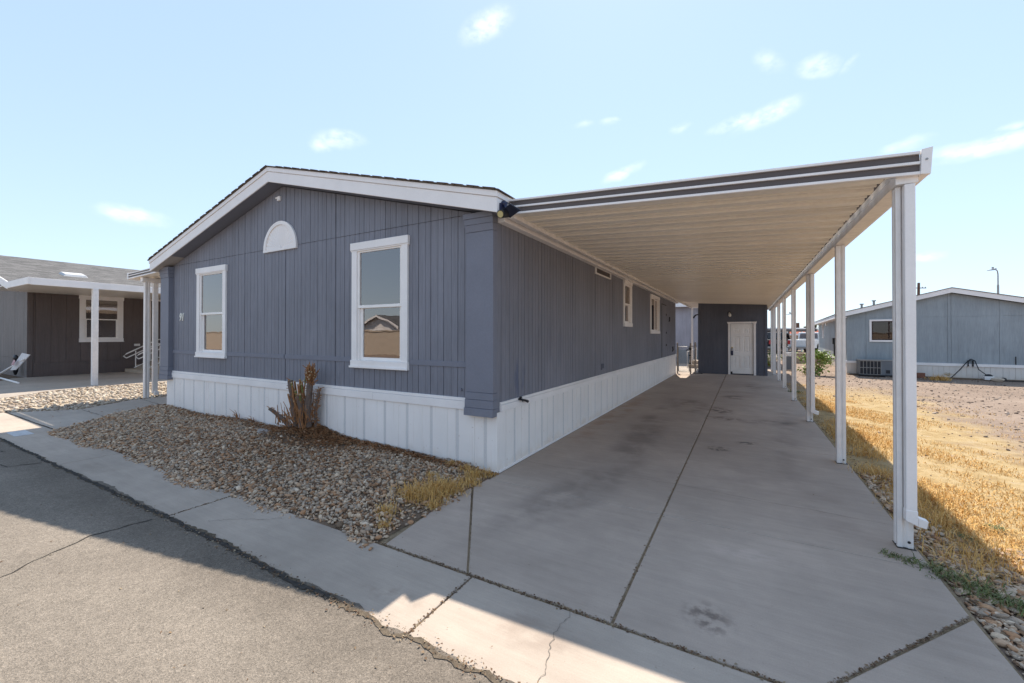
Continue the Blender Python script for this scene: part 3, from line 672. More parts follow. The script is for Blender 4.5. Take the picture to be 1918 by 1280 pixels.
# downspouts strapped to two of the posts
for (px_, py_, zb) in ((3.545, .083, .30), (3.56, 5.31, .26)):
    m = MB(); m.box(px_ - .026, px_ + .036, py_ - .065, py_ - .004, zb, 2.72)
    ds = build('downspout', m, M['white'], CP, bevel=.006)
    m = MB(); m.hexa([(px_ - .029, py_ - .068, zb - .07), (px_ + .039, py_ - .068, zb - .10), (px_ + .039, py_ - .003, zb - .10), (px_ - .029, py_ - .003, zb - .07)], [(px_ - .029, py_ - .068, zb + .01), (px_ + .039, py_ - .068, zb + .01), (px_ + .039, py_ - .003, zb + .01), (px_ - .029, py_ - .003, zb + .01)])
    m.hexa([(px_ + .0395, py_ - .066, zb - .10), (px_ + .085, py_ - .066, zb - .11), (px_ + .085, py_ - .005, zb - .11), (px_ + .0395, py_ - .005, zb - .10)], [(px_ + .0395, py_ - .066, zb - .035), (px_ + .096, py_ - .066, zb - .052), (px_ + .096, py_ - .005, zb - .052), (px_ + .0395, py_ - .005, zb - .035)])
    build('elbow', m, M['white'], ds, bevel=.004)
# far inner post of the carport, past the house
post_mesh(.20, 18.7, 0, 2.93)

# ------------------------------------------------------------------ patio awning on the far side of the home
AW = thing('patio_awning', 'narrow white metal awning along the left side of the blue home', 'awning', (-9.8, 5, 0))
def za(x): return 3.03 + (x + 11.25) * .030
def aw_box(m, x0, x1, y0, y1, h0, h1): m.hexa([(x0, y0, za(x0) + h0), (x1, y0, za(x1) + h0), (x1, y1, za(x1) + h0), (x0, y1, za(x0) + h0)], [(x0, y0, za(x0) + h1), (x1, y0, za(x1) + h1), (x1, y1, za(x1) + h1), (x0, y1, za(x0) + h1)])
m = MB(); prof = []; y = .35
while y < 9: prof += [(y, 0), (y + .165, 0), (y + .185, .034), (y + .28, .034)]; y += .3
for (ya, z0_), (yb, z1_) in zip(prof[:-1], prof[1:]):
    for t_ in (0, .012): m.poly([(-11.2, ya, za(-11.2) + z0_ + t_), (-8.47, ya, za(-8.47) + z0_ + t_), (-8.47, yb, za(-8.47) + z1_ + t_), (-11.2, yb, za(-11.2) + z1_ + t_)])
build('roof_panel', m, M['pan'], AW, fix=False)
m = MB()
for h0, h1 in ((-.005, .022), (.065, .085), (.12, .14)): aw_box(m, -11.22, -8.47, .29, .33, h0, h1)
f2 = build('front_fascia', m, M['white'], AW)
m = MB(); aw_box(m, -11.22, -8.471, .305, .327, .0225, .0645); aw_box(m, -11.22, -8.471, .305, .327, .0855, .1195); build('fascia_recess', m, M['taupe'], f2)
m = MB(); m.box(-11.28, -11.221, .285, 9.2, 3.015, 3.18); build('gutter', m, M['white'], AW, bevel=.003)
m = MB(); m.box(-10.69, -10.57, .36, 9.1, 2.93, 3.035); build('beam', m, M['metal'], AW, bevel=.003)
for y in (.47, 3.4, 6.3, 9.0): post_mesh(-10.63, y, 0, 2.93, .05, 'post', AW)
m = MB(); m.box(-10.69, -10.60, .60, .70, .10, 2.93); m.box(-10.60, -10.50, .605, .695, .06, .15); build('downspout', m, M['metal'], AW, bevel=.006)

# ------------------------------------------------------------------ shed at the end of the driveway
SH = thing('storage_shed', 'dark navy storage shed with cream door at the end of the driveway', 'shed', (2.0, 15.05, 0))
def SHF(u, z, d): return (u, 15.05 - d, z)
m = MB(); siding(m, SHF, .80, 3.25, .0, lambda x: zc(x) - .004, .205, [(1.99, 2.79, .02, 2.05)], gw=.005, gd=.005, seams=(2.50,), faint=False)
m.poly([SHF(.8, 0, 0), (.8, 18.5, 0), (.8, 18.5, zc(.8) - .004), SHF(.8, zc(.8) - .004, 0)]); m.poly([SHF(3.25, 0, 0), (3.25, 18.5, 0), (3.25, 18.5, zc(3.25) - .004), SHF(3.25, zc(3.25) - .004, 0)]); m.poly([(.8, 18.5, 0), (3.25, 18.5, 0), (3.25, 18.5, zc(3.25) - .004), (.8, 18.5, zc(.8) - .004)])
build('shed_wall', m, M['shedblue'], SH, fix=False)
for a_, b_ in ((3.17, 3.262), (.79, .87)): m = MB(); m.mbox(SHF, a_, b_, 0, 2.75, .001, .02); build('corner_trim', m, M['shedblue'], SH)
m = MB(); m.mbox(SHF, 1.905, 1.985, 0, 2.055, .001, .03); m.mbox(SHF, 2.795, 2.875, 0, 2.055, .001, .03); m.mbox(SHF, 1.885, 2.895, 2.056, 2.115, .001, .045); m.mbox(SHF, 1.87, 2.91, 2.10, 2.13, .0455, .06); build('door_frame', m, M['white'], SH, bevel=.004)
m = MB(); u0, u1, z0, z1 = 1.992, 2.788, .045, 2.048; D = -.03
xs = [u0, u0 + .12, u0 + .335, u0 + .46, u0 + .675, u1]; zz = [z0, z0 + .22, z0 + .72, z0 + .88, z0 + 1.50, z0 + 1.63, z0 + 1.83, z1]
for i in range(5):
    for j in range(7):
        a, b, p, q = xs[i], xs[i + 1], zz[j], zz[j + 1]
        if i in (1, 3) and j in (1, 3, 5):
            e = .02; D2 = D - .016; r = [(a, p), (b, p), (b, q), (a, q)]; rr = [(a + e, p + e), (b - e, p + e), (b - e, q - e), (a + e, q - e)]; r3 = [(a + .05, p + .05), (b - .05, p + .05), (b - .05, q - .05), (a + .05, q - .05)]
            for k in range(4):
                n_ = (k + 1) % 4
                m.poly([SHF(*r[k], D), SHF(*r[n_], D), SHF(*rr[n_], D2), SHF(*rr[k], D2)]); m.poly([SHF(*rr[k], D2), SHF(*rr[n_], D2), SHF(*r3[n_], D - .004), SHF(*r3[k], D - .004)])
            m.poly([SHF(*q_, D - .004) for q_ in r3])
        else: m.poly([SHF(a, p, D), SHF(b, p, D), SHF(b, q, D), SHF(a, q, D)])
dd = build('door', m, M['door'], SH)
m = MB(); m.sphere(SHF(2.05, 1.09, -.002), .032, 10, 6); m.tube([SHF(2.05, 1.09, -.03), SHF(2.05, 1.09, .0)], .02, 8); build('knob', m, M['brass'], dd, smooth=True)
m = MB(); m.mbox(SHF, 2.005, 2.085, .78, .96, -.02, .03); m.tube([SHF(2.02, .96, .005), SHF(2.02, 1.04, .005), SHF(2.045, 1.06, .005), SHF(2.07, 1.04, .005), SHF(2.07, .96, .005)], .009, 6); build('lock_box', m, M['navy'], dd, bevel=.005)
m = MB(); m.mbox(SHF, 1.986, 2.794, .0, .043, -.10, -.05); m.mbox(SHF, 1.99, 2.06, .006, .12, -.029, -.02); build('threshold_gap', m, M['darkgap'], dd)
m = MB(); m.tube([SHF(1.95, 2.49, 0), SHF(1.95, 2.49, .03)], .06, 12); lp = build('wall_lamp', m, M['black'], SH)
m = MB(); m.tube([SHF(1.95, 2.49, .031), SHF(1.96, 2.47, .10), SHF(1.975, 2.40, .17)], [.03, .03, .055], 12); m.sphere(SHF(1.98, 2.385, .18), .05, 10, 6); build('bulb', m, M['numeral'], lp, smooth=True)
m = MB(); m.tube([(.80, 15.04, 2.46), (.70, 15.0, 2.43), (.64, 14.97, 2.36)], [.02, .03, .035], 8); m.box(.61, .67, 14.93, 15.0, 2.30, 2.36); build('wall_camera', m, M['black'], SH)
m = MB(); m.box(.62, .98, 14.75, 15.03, .0, .03)
tag(build('door_mat', m, M['black']), 'small black mat lying at the left corner of the navy shed', 'mat')

# ------------------------------------------------------------------ chain-link gate between home and shed
GT = thing('chain_link_gate', 'galvanised chain link gate between the blue home and the navy shed', 'gate', (.4, 14.45, 0))
YG = 14.45
for x, h in ((.06, 1.24), (.56, 1.22), (.74, 1.26)):
    m = MB(); m.tube([(x, YG, -.03), (x, YG, h)], .03, 10); m.sphere((x, YG, h + .01), .036, 10, 6); build('gate_post', m, M['rust'], GT)
m = MB(); m.tube([(.10, YG, .1), (.10, YG, 1.12), (.51, YG, 1.12), (.51, YG, .1), (.10, YG, .1)], .02, 8); m.tube([(.56, YG, 1.14), (.80, YG, 1.14)], .018, 8); build('gate_frame', m, M['steel'], GT)
m = MB()
def lattice(m, u0, u1, z0, z1, y, st=.055):
    k = u0 - (z1 - z0)
    while k < u1:
        for s in (1, -1):
            pts = []
            for z in (z0, z1):
                pts.append((k + (z - z0) if s == 1 else k + (z1 - z), z))
            (a, p), (b, q) = pts
            for lim in (u0, u1):
                pass
            # clip to the u range
            def cl(a, p, b, q):
                if a > b: a, p, b, q = b, q, a, p
                if b <= u0 or a >= u1: return None
                if a < u0: p += (q - p) * (u0 - a) / (b - a); a = u0
                if b > u1: q = p + (q - p) * (u1 - a) / (b - a); b = u1
                return a, p, b, q
            c = cl(a, p, b, q)
            if c and c[2] - c[0] > .005: m.tube([(c[0], y + s * .002, c[1]), (c[2], y + s * .002, c[3])], .0022, 3, cap=False)
        k += st
lattice(m, .10, .51, .1, 1.12, YG); lattice(m, .58, .80, .05, 1.14, YG); build('chain_link', m, M['steel'], GT)
m = MB(); m.box(.49, .60, YG - .05, YG + .02, .98, 1.06); m.tube([(.46, YG - .03, 1.0), (.40, YG - .05, .96)], .02, 6); build('latch', m, M['black'], GT)
for z in (.42, .74): m = MB(); m.box(.50, .585, YG - .04, YG, z, z + .04); build('gate_clamp', m, M['black'], GT)

# ------------------------------------------------------------------ ground, road, concrete
def sheet(name, poly, z, mat, kind='structure'):
    m = MB(); m.poly([(x, y, z) for x, y in poly]); return tag(build(name, m, mat), kind=kind)
sheet('ground', [(-700, -700), (700, -700), (700, 700), (-700, 700)], -.03, M['ground'])
# asphalt with a ragged near edge lapping the gutter
pts = []; x = -60.
while x < 40:
    near = -11 < x < 5
    e = (.035 if x < .6 else 0) + .018 * math.sin(x * 1.3) + .022 * (random.random() - .5) + .007 * math.sin(x * 5.1) + .009 * math.sin(x * 17 + math.sin(x * 7)) + (.03 if -3.6 < x < -1.0 else 0)
    pts.append((x, -2.47 + e)); x += .05 if near else 1.2
road = sheet('road', [(-60, -9.5), (40, -9.5)] + list(reversed(pts)), .006, M['asphalt'])
sheet('far_road', [(-5, 34.), (60, 62.), (60, 54), (4.2, 27.5), (-5, 24)], -.02, M['asphalt'])
def ribbon(m, pl, wd, z, jag=.012, step=.05):
    """thin irregular strip along a polyline"""
    P = []
    for (a, b) in zip(pl[:-1], pl[1:]):
        a = Vector(a); b = Vector(b); n = max(1, int((b - a).length / step))
        for k in range(n): P.append(a + (b - a) * k / n)
    P.append(Vector(pl[-1])); L_ = []; R_ = []; off = 0
    for k, p in enumerate(P):
        t = (P[min(k + 1, len(P) - 1)] - P[max(k - 1, 0)]).normalized(); nrm = Vector((-t.y, t.x)); off = off * .8 + (random.random() - .5) * jag
        w_ = wd * (.5 + random.random() * .8); L_.append(p + nrm * (off + w_ / 2)); R_.append(p + nrm * (off - w_ / 2))
    for k in range(len(P) - 1): m.poly([(*L_[k], z), (*L_[k + 1], z), (*R_[k + 1], z), (*R_[k], z)])
m = MB()
ribbon(m, [(-1.95, -2.52), (-2.0, -2.9), (-1.75, -3.4), (-1.9, -3.9), (-1.6, -5)], .012, .0095, .03)
ribbon(m, [(-7.0, -3.0), (-5.2, -2.75), (-5.1, -2.5)], .016, .0095, .03); ribbon(m, [(-7.3, -2.9), (-6.2, -2.62)], .014, .0095, .03)
tag(build('crack', m, M['crack'], road))
m = MB(); ribbon(m, [(-11, -2.455), (-3.4, -2.46), (-1.2, -2.44), (.7, -2.47), (1.8, -2.49), (4, -2.5)], .035, .0098, .03, .03); build('edge_crumbs', m, M['crumbs'], road)
m = MB(); ribbon(m, [(-9, -2.46), (-5.4, -2.45), (-3.4, -2.44), (-1.0, -2.44), (.3, -2.475)], .034, .0122, .02, .03); build('edge_lip', m, M['crack'], road)
# gutter slabs
gut = MB(); xs = [-60, -13.7, -10.75, -7.78, -4.83, -1.93, .918, 3.72, 6.5, 40]
for a, b in zip(xs[:-1], xs[1:]): gut.box(a + .006, b - .006, -2.56, -1.838, -.1, .0)
g_ = tag(build('gutter', gut, M['gutter'], bevel=.006), kind='structure')
m = MB(); ribbon(m, [(1.62, -1.85), (1.60, -2.05), (1.67, -2.3), (1.66, -2.55)], .0035, .0042, .025, .02); ribbon(m, [(-1.5, -2.3), (-1.25, -2.1), (-1.0, -1.95)], .0035, .0042, .025, .02); build('crack', m, M['hairline'], g_)
m = MB(); m.poly([(-60, -2.5, -.012), (40, -2.5, -.012), (40, -1.7, -.012), (-60, -1.7, -.012)]); build('joint_fill', m, M['jointdirt'], g_)
m = MB(); m.box(-7.93, -7.42, -2.30, -2.09, .0, .007)
for k in range(4): m.box(-7.88 + k * .12, -7.80 + k * .12, -2.22, -2.18, .0072, .010)
tag(build('utility_cover', m, M['plate'], bevel=.002), 'pale rectangular utility cover set in the gutter left of the gravel bed', 'utility cover')
# driveway slabs with tooled and filled joints
dv = MB(); CX_ = 1.843; jj = [-1.815, -.205, 2.85, 5.87, 9.0, 12.0, 15.0, 19.2]
for k, (a, b) in enumerate(zip(jj[:-1], jj[1:])):
    gp = .005 if k else .0
    if k == 0:                                          # flared apron, cut by two skewed joints
        dv.prism([(.10, a), (.86, a), (-.005, -.50), (.0, -1.0)], 'z', -.1, 0)
        dv.prism([(.876, a), (CX_ - .008, a), (CX_ - .008, b - .004), (.012, b - .004), (.012, -.49)], 'z', -.1, 0)
        dv.prism([(CX_ + .008, a), (2.748, a), (3.595, -.742), (3.60, b - .004), (CX_ + .008, b - .004)], 'z', -.1, 0)
        dv.prism([(2.765, a), (3.62, a), (3.60, -.77)], 'z', -.1, 0)
    else:
        y0_, y1_ = a + .004, b - .004
        dv.box(.03 if b < 14.5 else -.9, CX_ - .007, y0_, y1_, -.1, 0); dv.box(CX_ + .007, 3.62 if a > 5 else 3.60, y0_, y1_, -.1, 0)
dr_ = tag(build('driveway', dv, M['concrete'], bevel=.007), kind='structure')
m = MB(); m.poly([(-.9, -1.84, -.010), (3.62, -1.84, -.010), (3.62, 19.2, -.010), (-.9, 19.2, -.010)]); build('joint_fill', m, M['jointdirt'], dr_)
m = MB(); ribbon(m, [(.06, .62), (.5, .55), (1.1, .66), (1.84, .68), (2.4, .60), (3.05, .60), (3.58, .52)], .004, .0042, .03, .06); build('crack', m, M['hairline'], dr_)
sheet('walkway', [(-10.6, -1.835), (-7.45, -1.835), (-7.95, -1.2), (-8.44, -.5), (-8.72, .25), (-8.72, 9.5), (-10.5, 9.5), (-10.47, .1), (-9.8, -.95)], .004, M['walk'])
m = MB(); ribbon(m, [(-9.7, -.95), (-8.1, -1.0)], .012, .0085, .01); ribbon(m, [(-10.4, .3), (-8.75, .15)], .012, .0085, .01); ribbon(m, [(-10.6, -1.83), (-7.5, -1.83)], .012, .0085, .01); tag(build('walkway_joint', m, M['crack']), kind='structure')
sheet('patio_slab', [(-20.6, .05), (-20.6, 11), (-14.45, 11), (-14.4, 2.3), (-14.75, .8), (-14.5, -.3), (-13.6, -1.3), (-13.0, -1.835), (-17.5, -1.835), (-18.5, -.9)], .005, M['walk'])
sheet('porch_ground', [(-60, -1.835), (-17.6, -1.835), (-18.6, -.9), (-20.6, .04), (-20.6, .38), (-60, .38)], -.005, M['soil'])
m = MB(); ribbon(m, [(-14.45, 8), (-14.4, 2.3), (-14.75, .8), (-14.5, -.3), (-13.6, -1.3), (-13.0, -1.83)], .16, .006, .06, .1); tag(build('slab_edge_soil', m, M['soil']), kind='structure')

# ------------------------------------------------------------------ stones
def ico(sub):
    bm = bmesh.new(); bmesh.ops.create_icosphere(bm, subdivisions=sub, radius=1); bm.verts.ensure_lookup_table()
    V = np.array([v.co[:] for v in bm.verts]); F = np.array([[v.index for v in f.verts] for f in bm.faces]); bm.free(); return V, F
def rotmats(n, tilt=.5):
    a = rng.uniform(0, 2*np.pi, n); b = rng.normal(0, tilt, n); c = rng.normal(0, tilt, n); z = np.zeros(n); o = np.ones(n)
    Rz = np.stack([np.cos(a), -np.sin(a), z, np.sin(a), np.cos(a), z, z, z, o], 1).reshape(n, 3, 3)
    Rx = np.stack([o, z, z, z, np.cos(b), -np.sin(b), z, np.sin(b), np.cos(b)], 1).reshape(n, 3, 3)
    Ry = np.stack([np.cos(c), z, np.sin(c), z, o, z, -np.sin(c), z, np.cos(c)], 1).reshape(n, 3, 3)
    return Rx @ Ry @ Rz
def stones(name, P, R, mat, sub=2, flat=.55, tilt=.45, ang=.22, smooth=True):
    V, F = ico(sub); n = len(P); K = 14
    protos = []
    for k in range(K):
        W = V.copy()
        for _ in range(7):                              # chip flat faces off the pebble
            d = rng.normal(size=3); d /= np.linalg.norm(d); h = rng.uniform(.55, .9); s = W @ d; W -= np.outer(np.maximum(s - h, 0) * .85, d)
        W *= 1 + ang * .4 * np.sin(W @ rng.normal(size=(3, 1)) * 3 + rng.uniform(0, 6)); protos.append(W)
    protos = np.array(protos)[rng.integers(0, K, n)]
    S = np.stack([R * rng.uniform(.85, 1.35, n), R * rng.uniform(.65, 1.0, n), R * flat * rng.uniform(.6, 1.25, n)], 1)
    W = np.einsum('nij,nvj->nvi', rotmats(n, tilt), protos * S[:, None, :]) + P[:, None, :]
    FF = (F[None] + (np.arange(n) * len(V))[:, None, None]).reshape(-1, 3)
    return npmesh(name, W.reshape(-1, 3), FF, mat, smooth=smooth)
def sstep(x): x = np.clip(x, 0, 1); return x * x * (3 - 2 * x)
def mound(x, y):
    x = np.asarray(x, float); y = np.asarray(y, float)
    h = .062 * sstep((y + 1.95) / 1.2) + .16 * np.exp(-((x + 3.3) / .55) ** 2) * sstep((y + 1.0) / .8) + .02 * np.sin(x * 2.1 + y * 3) * sstep((y + 1.9) / .5)
    return h * sstep((.02 - x) / .5) * sstep((x + 9.2) / 1.0)
def bed_left(y): return np.interp(y, [-1.95, -1.85, -1.2, -.5, .25, .6], [-7.35, -7.54, -8.0, -8.5, -8.8, -8.82])
gx = np.linspace(-9, .03, 120); gy = np.linspace(-1.9, .5, 40); m = MB()
idx = {}
for i, x in enumerate(gx):
    for j, y in enumerate(gy):
        xx = max(x, float(bed_left(y))); idx[i, j] = len(m.v); m.v.append((min(xx, .02), y, float(mound(xx, y)) - .004))
for i in range(len(gx) - 1):
    for j in range(len(gy) - 1): m.f.append((idx[i, j], idx[i+1, j], idx[i+1, j+1], idx[i, j+1])); m.m.append(0)
tag(build('bed_soil', m, M['soil'], smooth=True), kind='structure')
n = 48000; x = rng.uniform(-9, .14, n); y = rng.uniform(-2.02, .02, n)
edge = -1.90 - .06 * np.sin(x * 1.7) - .05 * np.sin(x * 4.3 + 1) + .03 * rng.normal(size=n)
rim = .02 + .05 * np.sin(y * 5) + .03 * rng.normal(size=n)
ok = (y > edge) & (x > bed_left(y) + .03 * rng.normal(size=n)) & (x < rim) & ~((y > -.02) & (x > -8.2))
ok &= ~((np.hypot((x + 3.2) / 1.0, (y + .25) / .42) < 1) & (rng.uniform(size=n) < .72)) & ~((np.hypot((x + .1) / .22, (y + .75) / .8) < 1) & (rng.uniform(size=n) < .55))
x, y = x[ok], y[ok]; n = len(x); R = np.clip(rng.lognormal(np.log(.0125), .45, n), .005, .036)
zz_ = mound(x, y) + R * rng.uniform(.0, .7, n)
tag(stones('gravel_bed', np.stack([x, y, zz_], 1), R, M['rocks'], 1, smooth=False, ang=.3), kind='stuff')
# pale river stones in the neighbour's strip
n = 5200; x = rng.uniform(-14.9, -9.7, n); y = rng.uniform(-1.9, 6, n)
ok = (x > np.interp(y, [-1.9, -1.3, -.3, .8, 2.3, 6], [-12.9, -13.5, -14.4, -14.65, -14.35, -14.4])) & (x < np.interp(y, [-1.9, -.95, .1, 6], [-10.6, -9.85, -10.5, -10.52]))
x, y = x[ok], y[ok]; n = len(x); R = rng.uniform(.025, .06, n)
tag(stones('pale_river_stones', np.stack([x, y, R * .1], 1), R, M['paler'], 1), kind='stuff')
sheet('pale_gravel_ground', [(-13.0, -1.84), (-10.6, -1.84), (-9.8, -.95), (-10.47, .1), (-10.5, 9), (-14.4, 9), (-14.4, 2.3), (-14.75, .8), (-14.5, -.3)], -.012, mk('pale_gravel_soil', (.40, .33, .25), .95, .1, .2, 20, .2, 60, .6))
# stones along the right edge of the driveway and over the lot
n = 9000; x = np.concatenate([3.64 + np.abs(rng.normal(0, .5, n // 2)), rng.uniform(3.64, 7.5, n - n // 2)]); y = np.concatenate([rng.uniform(-1.8, 2.2, n // 2), rng.uniform(-2.4, .45, n - n // 2)])
ok = (y > -1.83) & ((y < .5 + .2*np.sin(x*3)) | (x < 3.64 + .38 * rng.uniform(size=n))); x, y = x[ok], y[ok]; n = len(x); R = np.clip(rng.lognormal(np.log(.0165), .38, n), .008, .036)
tag(stones('driveway_edge_stones', np.stack([x, y, -.022 + R * .3], 1), R, M['rocks'], 2, .45, .3), kind='stuff')
n = 5200; y = rng.uniform(1, 19, n); x = rng.uniform(3.9, 13, n); ok = (rng.uniform(size=n) < np.clip((x - 4.6 - (9 - y) * .12) / 2, .05, 1)); x, y = x[ok], y[ok]; n = len(x)
R = np.clip(rng.lognormal(np.log(.016), .45, n), .006, .06)
tag(stones('lot_stones', np.stack([x, y, -.03 + R * .25], 1), R, M['lotrock'], 1, .55, .4), kind='stuff')
def boulder(name, c, s, label, mat='boulder', cat='rock', seed=1):
    rs = np.random.default_rng(seed); V, F = ico(3); W = V.copy()
    for _ in range(9):
        d = rs.normal(size=3); d /= np.linalg.norm(d); h = rs.uniform(.55, .9); q = W @ d; W -= np.outer(np.maximum(q - h, 0) * .9, d)
    W = W * np.array(s) + .03 * min(s) * rs.normal(size=W.shape); o = npmesh(name, W, F, M[mat], smooth=True); o.location = c
    return tag(o, label, cat)
boulder('boulder', (-3.92, -.42, .10), (.19, .10, .055), 'pale flat boulder lying on the gravel left of the cut shrub')
boulder('pebble', (-1.02, -.98, .06), (.045, .04, .03), 'dark brown pebble sitting on the gravel bed below the large window', 'bark', seed=3)

# ------------------------------------------------------------------ grass, weeds, litter
def blades(name, P, H, mat, lean=.5, wd=.003, flat=0.):
    n = len(P); a = rng.uniform(0, 2*np.pi, n); d = np.stack([np.cos(a), np.sin(a), np.zeros(n)], 1); b = a + rng.normal(np.pi/2, .5, n); s = np.stack([np.cos(b), np.sin(b), np.zeros(n)], 1)
    ln = np.abs(rng.normal(lean, .35, n))[:, None]; up = np.array([0, 0, 1.]); H = H[:, None]; w_ = (wd * rng.uniform(.6, 1.5, n))[:, None]
    p1 = P + H * .5 * (up * np.cos(ln * .6) + d * np.sin(ln * .6)); p2 = p1 + H * .5 * (up * np.cos(np.minimum(ln * 1.7, 1.9)) + d * np.sin(ln * 1.7))
    V = np.stack([P - s * w_, P + s * w_, p1 + s * w_ * .8, p1 - s * w_ * .8, p2 + s * w_ * .25, p2 - s * w_ * .25], 1)
    V[:, :, 2] = np.maximum(V[:, :, 2], P[:, None, 2] + .001)
    q = np.array([[0, 1, 2, 3], [3, 2, 4, 5]]); F = (q[None] + (np.arange(n) * 6)[:, None, None]).reshape(-1, 4)
    return tag(npmesh(name, V.reshape(-1, 3), F, mat), kind='stuff')
n = 62000; x = 3.66 + rng.gamma(1.6, .72, n); y = rng.uniform(-.6, 12.5, n)
ph = np.sin(x * 3.1 + 1.3*np.sin(y*1.7)) + np.sin(y * 2.3 + x) + .8*np.sin(x*7 + y*5) ; ok = (ph + rng.normal(0, .5, n) > .1) & (x < 6.6 + .06*y) & ~((y < .5) & (rng.uniform(size=n) < .7)) & ~((y > 9) & (rng.uniform(size=n) < .75))
x, y = x[ok], y[ok]; n = len(x); tall = np.exp(-((x - 3.95) / .3) ** 2)
H = rng.uniform(.018, .05, n) * (1 + 1.3 * tall) * (1 + .4*np.sin(x*4+y*3)**2)
blades('dry_lawn', np.stack([x, y, np.full(n, -.03)], 1), H, M['strawm'], .85, .0028)
def clump(cs, rad, num, h, zf=None):
    P = []; HH = []
    for (cx_, cy_, k) in cs:
        q = rng.normal(0, rad * k, (int(num * k), 2)) + [cx_, cy_]; P.append(q); HH.append(rng.uniform(.35, 1, len(q)) * h * k)
    q = np.concatenate(P); z = mound(q[:, 0], q[:, 1]) if zf is None else np.full(len(q), zf); return np.stack([q[:, 0], q[:, 1], z], 1), np.concatenate(HH)
P, H = clump([(-.30, -1.10, 1), (-.16, -.95, 1.1), (-.10, -.72, 1), (-.22, -.80, .9), (-.06, -.45, .7), (-.14, -.25, .7), (-.06, -.12, .6), (-.30, -.18, .6), (-.55, -.12, .5), (-.25, -1.45, .6), (-.12, -1.62, .4), (-.45, -.6, .5), (-.02, -1.1, .5)], .075, 330, .17)
blades('dry_grass_tufts', P, H, M['strawm'], .75, .0022)
P, H = clump([(4.0, .3, 1), (3.85, .0, .8), (4.3, .1, .9), (3.9, .9, 1), (4.5, .6, .7), (4.05, 1.6, 1), (3.8, 2.2, .9), (3.95, 3.2, 1), (3.9, 4.3, .8), (4.0, 5.6, .8)], .14, 340, .20, -.03)
blades('tall_dry_grass', P, H, M['strawm'], .8, .0022)
P, H = clump([(3.40, -.10, .5), (3.5, -.14, .6), (3.62, -.2, .8), (3.7, -.3, 1), (3.8, -.42, 1.1), (3.9, -.5, .9), (4.0, .55, .5), (4.3, .9, .5), (3.72, 10.0, 1.4)], .06, 130, .10, .0)
blades('green_weeds', P, H, M['greenweed'], 1.3, .003)
def flakes(name, P, S, mat, asp=(.25, .8), lift=.006):
    n = len(P); R = rotmats(n, .35); q = np.array([[-1, -.5, 0], [0, -1, .25], [1, 0, 0], [0, 1, .3]])
    sc_ = np.stack([S, S * rng.uniform(*asp, n), S], 1); W = np.einsum('nij,nvj->nvi', R, q[None] * sc_[:, None]) + P[:, None]; W[:, :, 2] = np.maximum(W[:, :, 2], P[:, None, 2] - .003)
    F = (np.arange(4)[None] + (np.arange(n) * 4)[:, None]); return tag(npmesh(name, W.reshape(-1, 3), F, mat), kind='stuff')
n = 1700; x = rng.uniform(-.5, 4.4, n); y = -1.828 + rng.normal(0, .009, n); z = np.full(n, .001)
n2 = 700; t_ = rng.uniform(-1.8, 15, n2) ** 1; x2 = CX_ + rng.normal(0, .012, n2)
n3 = 1500; y3 = rng.uniform(-1.6, 13, n3); x3 = 3.63 + np.abs(rng.normal(0, .07, n3))
n4 = 900; x4 = rng.uniform(-3, 3, n4); y4 = -2.46 + rng.normal(0, .03, n4)
n5 = 130; x5 = rng.uniform(.1, 3.5, n5); y5 = rng.uniform(-2.4, 12, n5)
n6 = 260; u6 = rng.uniform(0, 1, n6); x6 = .89 + (-.0 - .89) * u6 + rng.normal(0, .004, n6); y6 = -1.81 + 1.31 * u6
n7 = 260; u7 = rng.uniform(0, 1, n7); x7 = 2.755 + .84 * u7 + rng.normal(0, .007, n7); y7 = -1.81 + 1.06 * u7
n8 = 300; x8 = np.concatenate([np.full(150, .918), np.full(150, -1.93)]) + rng.normal(0, .009, n8); y8 = rng.uniform(-2.47, -1.85, n8)
n9 = 160; x9 = rng.uniform(-4, 2.4, n9); y9 = rng.uniform(-4.2, -2.5, n9)
X = np.concatenate([x, x2, x3, x4, x5, x6, x7, x8, x9]); Y = np.concatenate([y, t_, y3, y4, y5, y6, y7, y8, y9])
Z = np.concatenate([z, np.zeros(n2), np.full(n3, -.005), np.full(n4, .013), np.full(n5, .006), np.full(n6, -.004), np.zeros(n7), np.zeros(n8), np.full(n9, .009)])
X = np.asarray(X)
S = rng.uniform(.003, .0115, len(X)); S[n + n2:n + n2 + n3] *= 1.5; S[n + n2 + n3 + n4:n + n2 + n3 + n4 + n5] *= .65
flakes('leaf_litter', np.stack([X, Y, Z], 1), S, M['litter'])
def neds(n, cx_, cy_, rx, ry): return rng.normal(0, 1, (n, 2)) * [rx, ry] + [cx_, cy_]
q = np.concatenate([neds(5200, -3.1, -.22, .45, .17), neds(1400, -2.0, -.1, .5, .07), neds(1200, -1.0, -.12, .5, .08), neds(900, -4.4, -.15, .6, .12), neds(700, -3, -.7, .6, .3), neds(900, -6.5, -.1, 1, .1), neds(2600, -2.5, -.9, 2.6, .55)])
q = q[(q[:, 1] < -.02) & (q[:, 1] > -1.9) & (q[:, 0] < 0)]; nn_ = len(q)
flakes('shrub_needle_litter', np.stack([q[:, 0], q[:, 1], mound(q[:, 0], q[:, 1]) + rng.uniform(.012, .034, nn_)], 1), rng.uniform(.012, .045, nn_), M['needle'], (.06, .25))

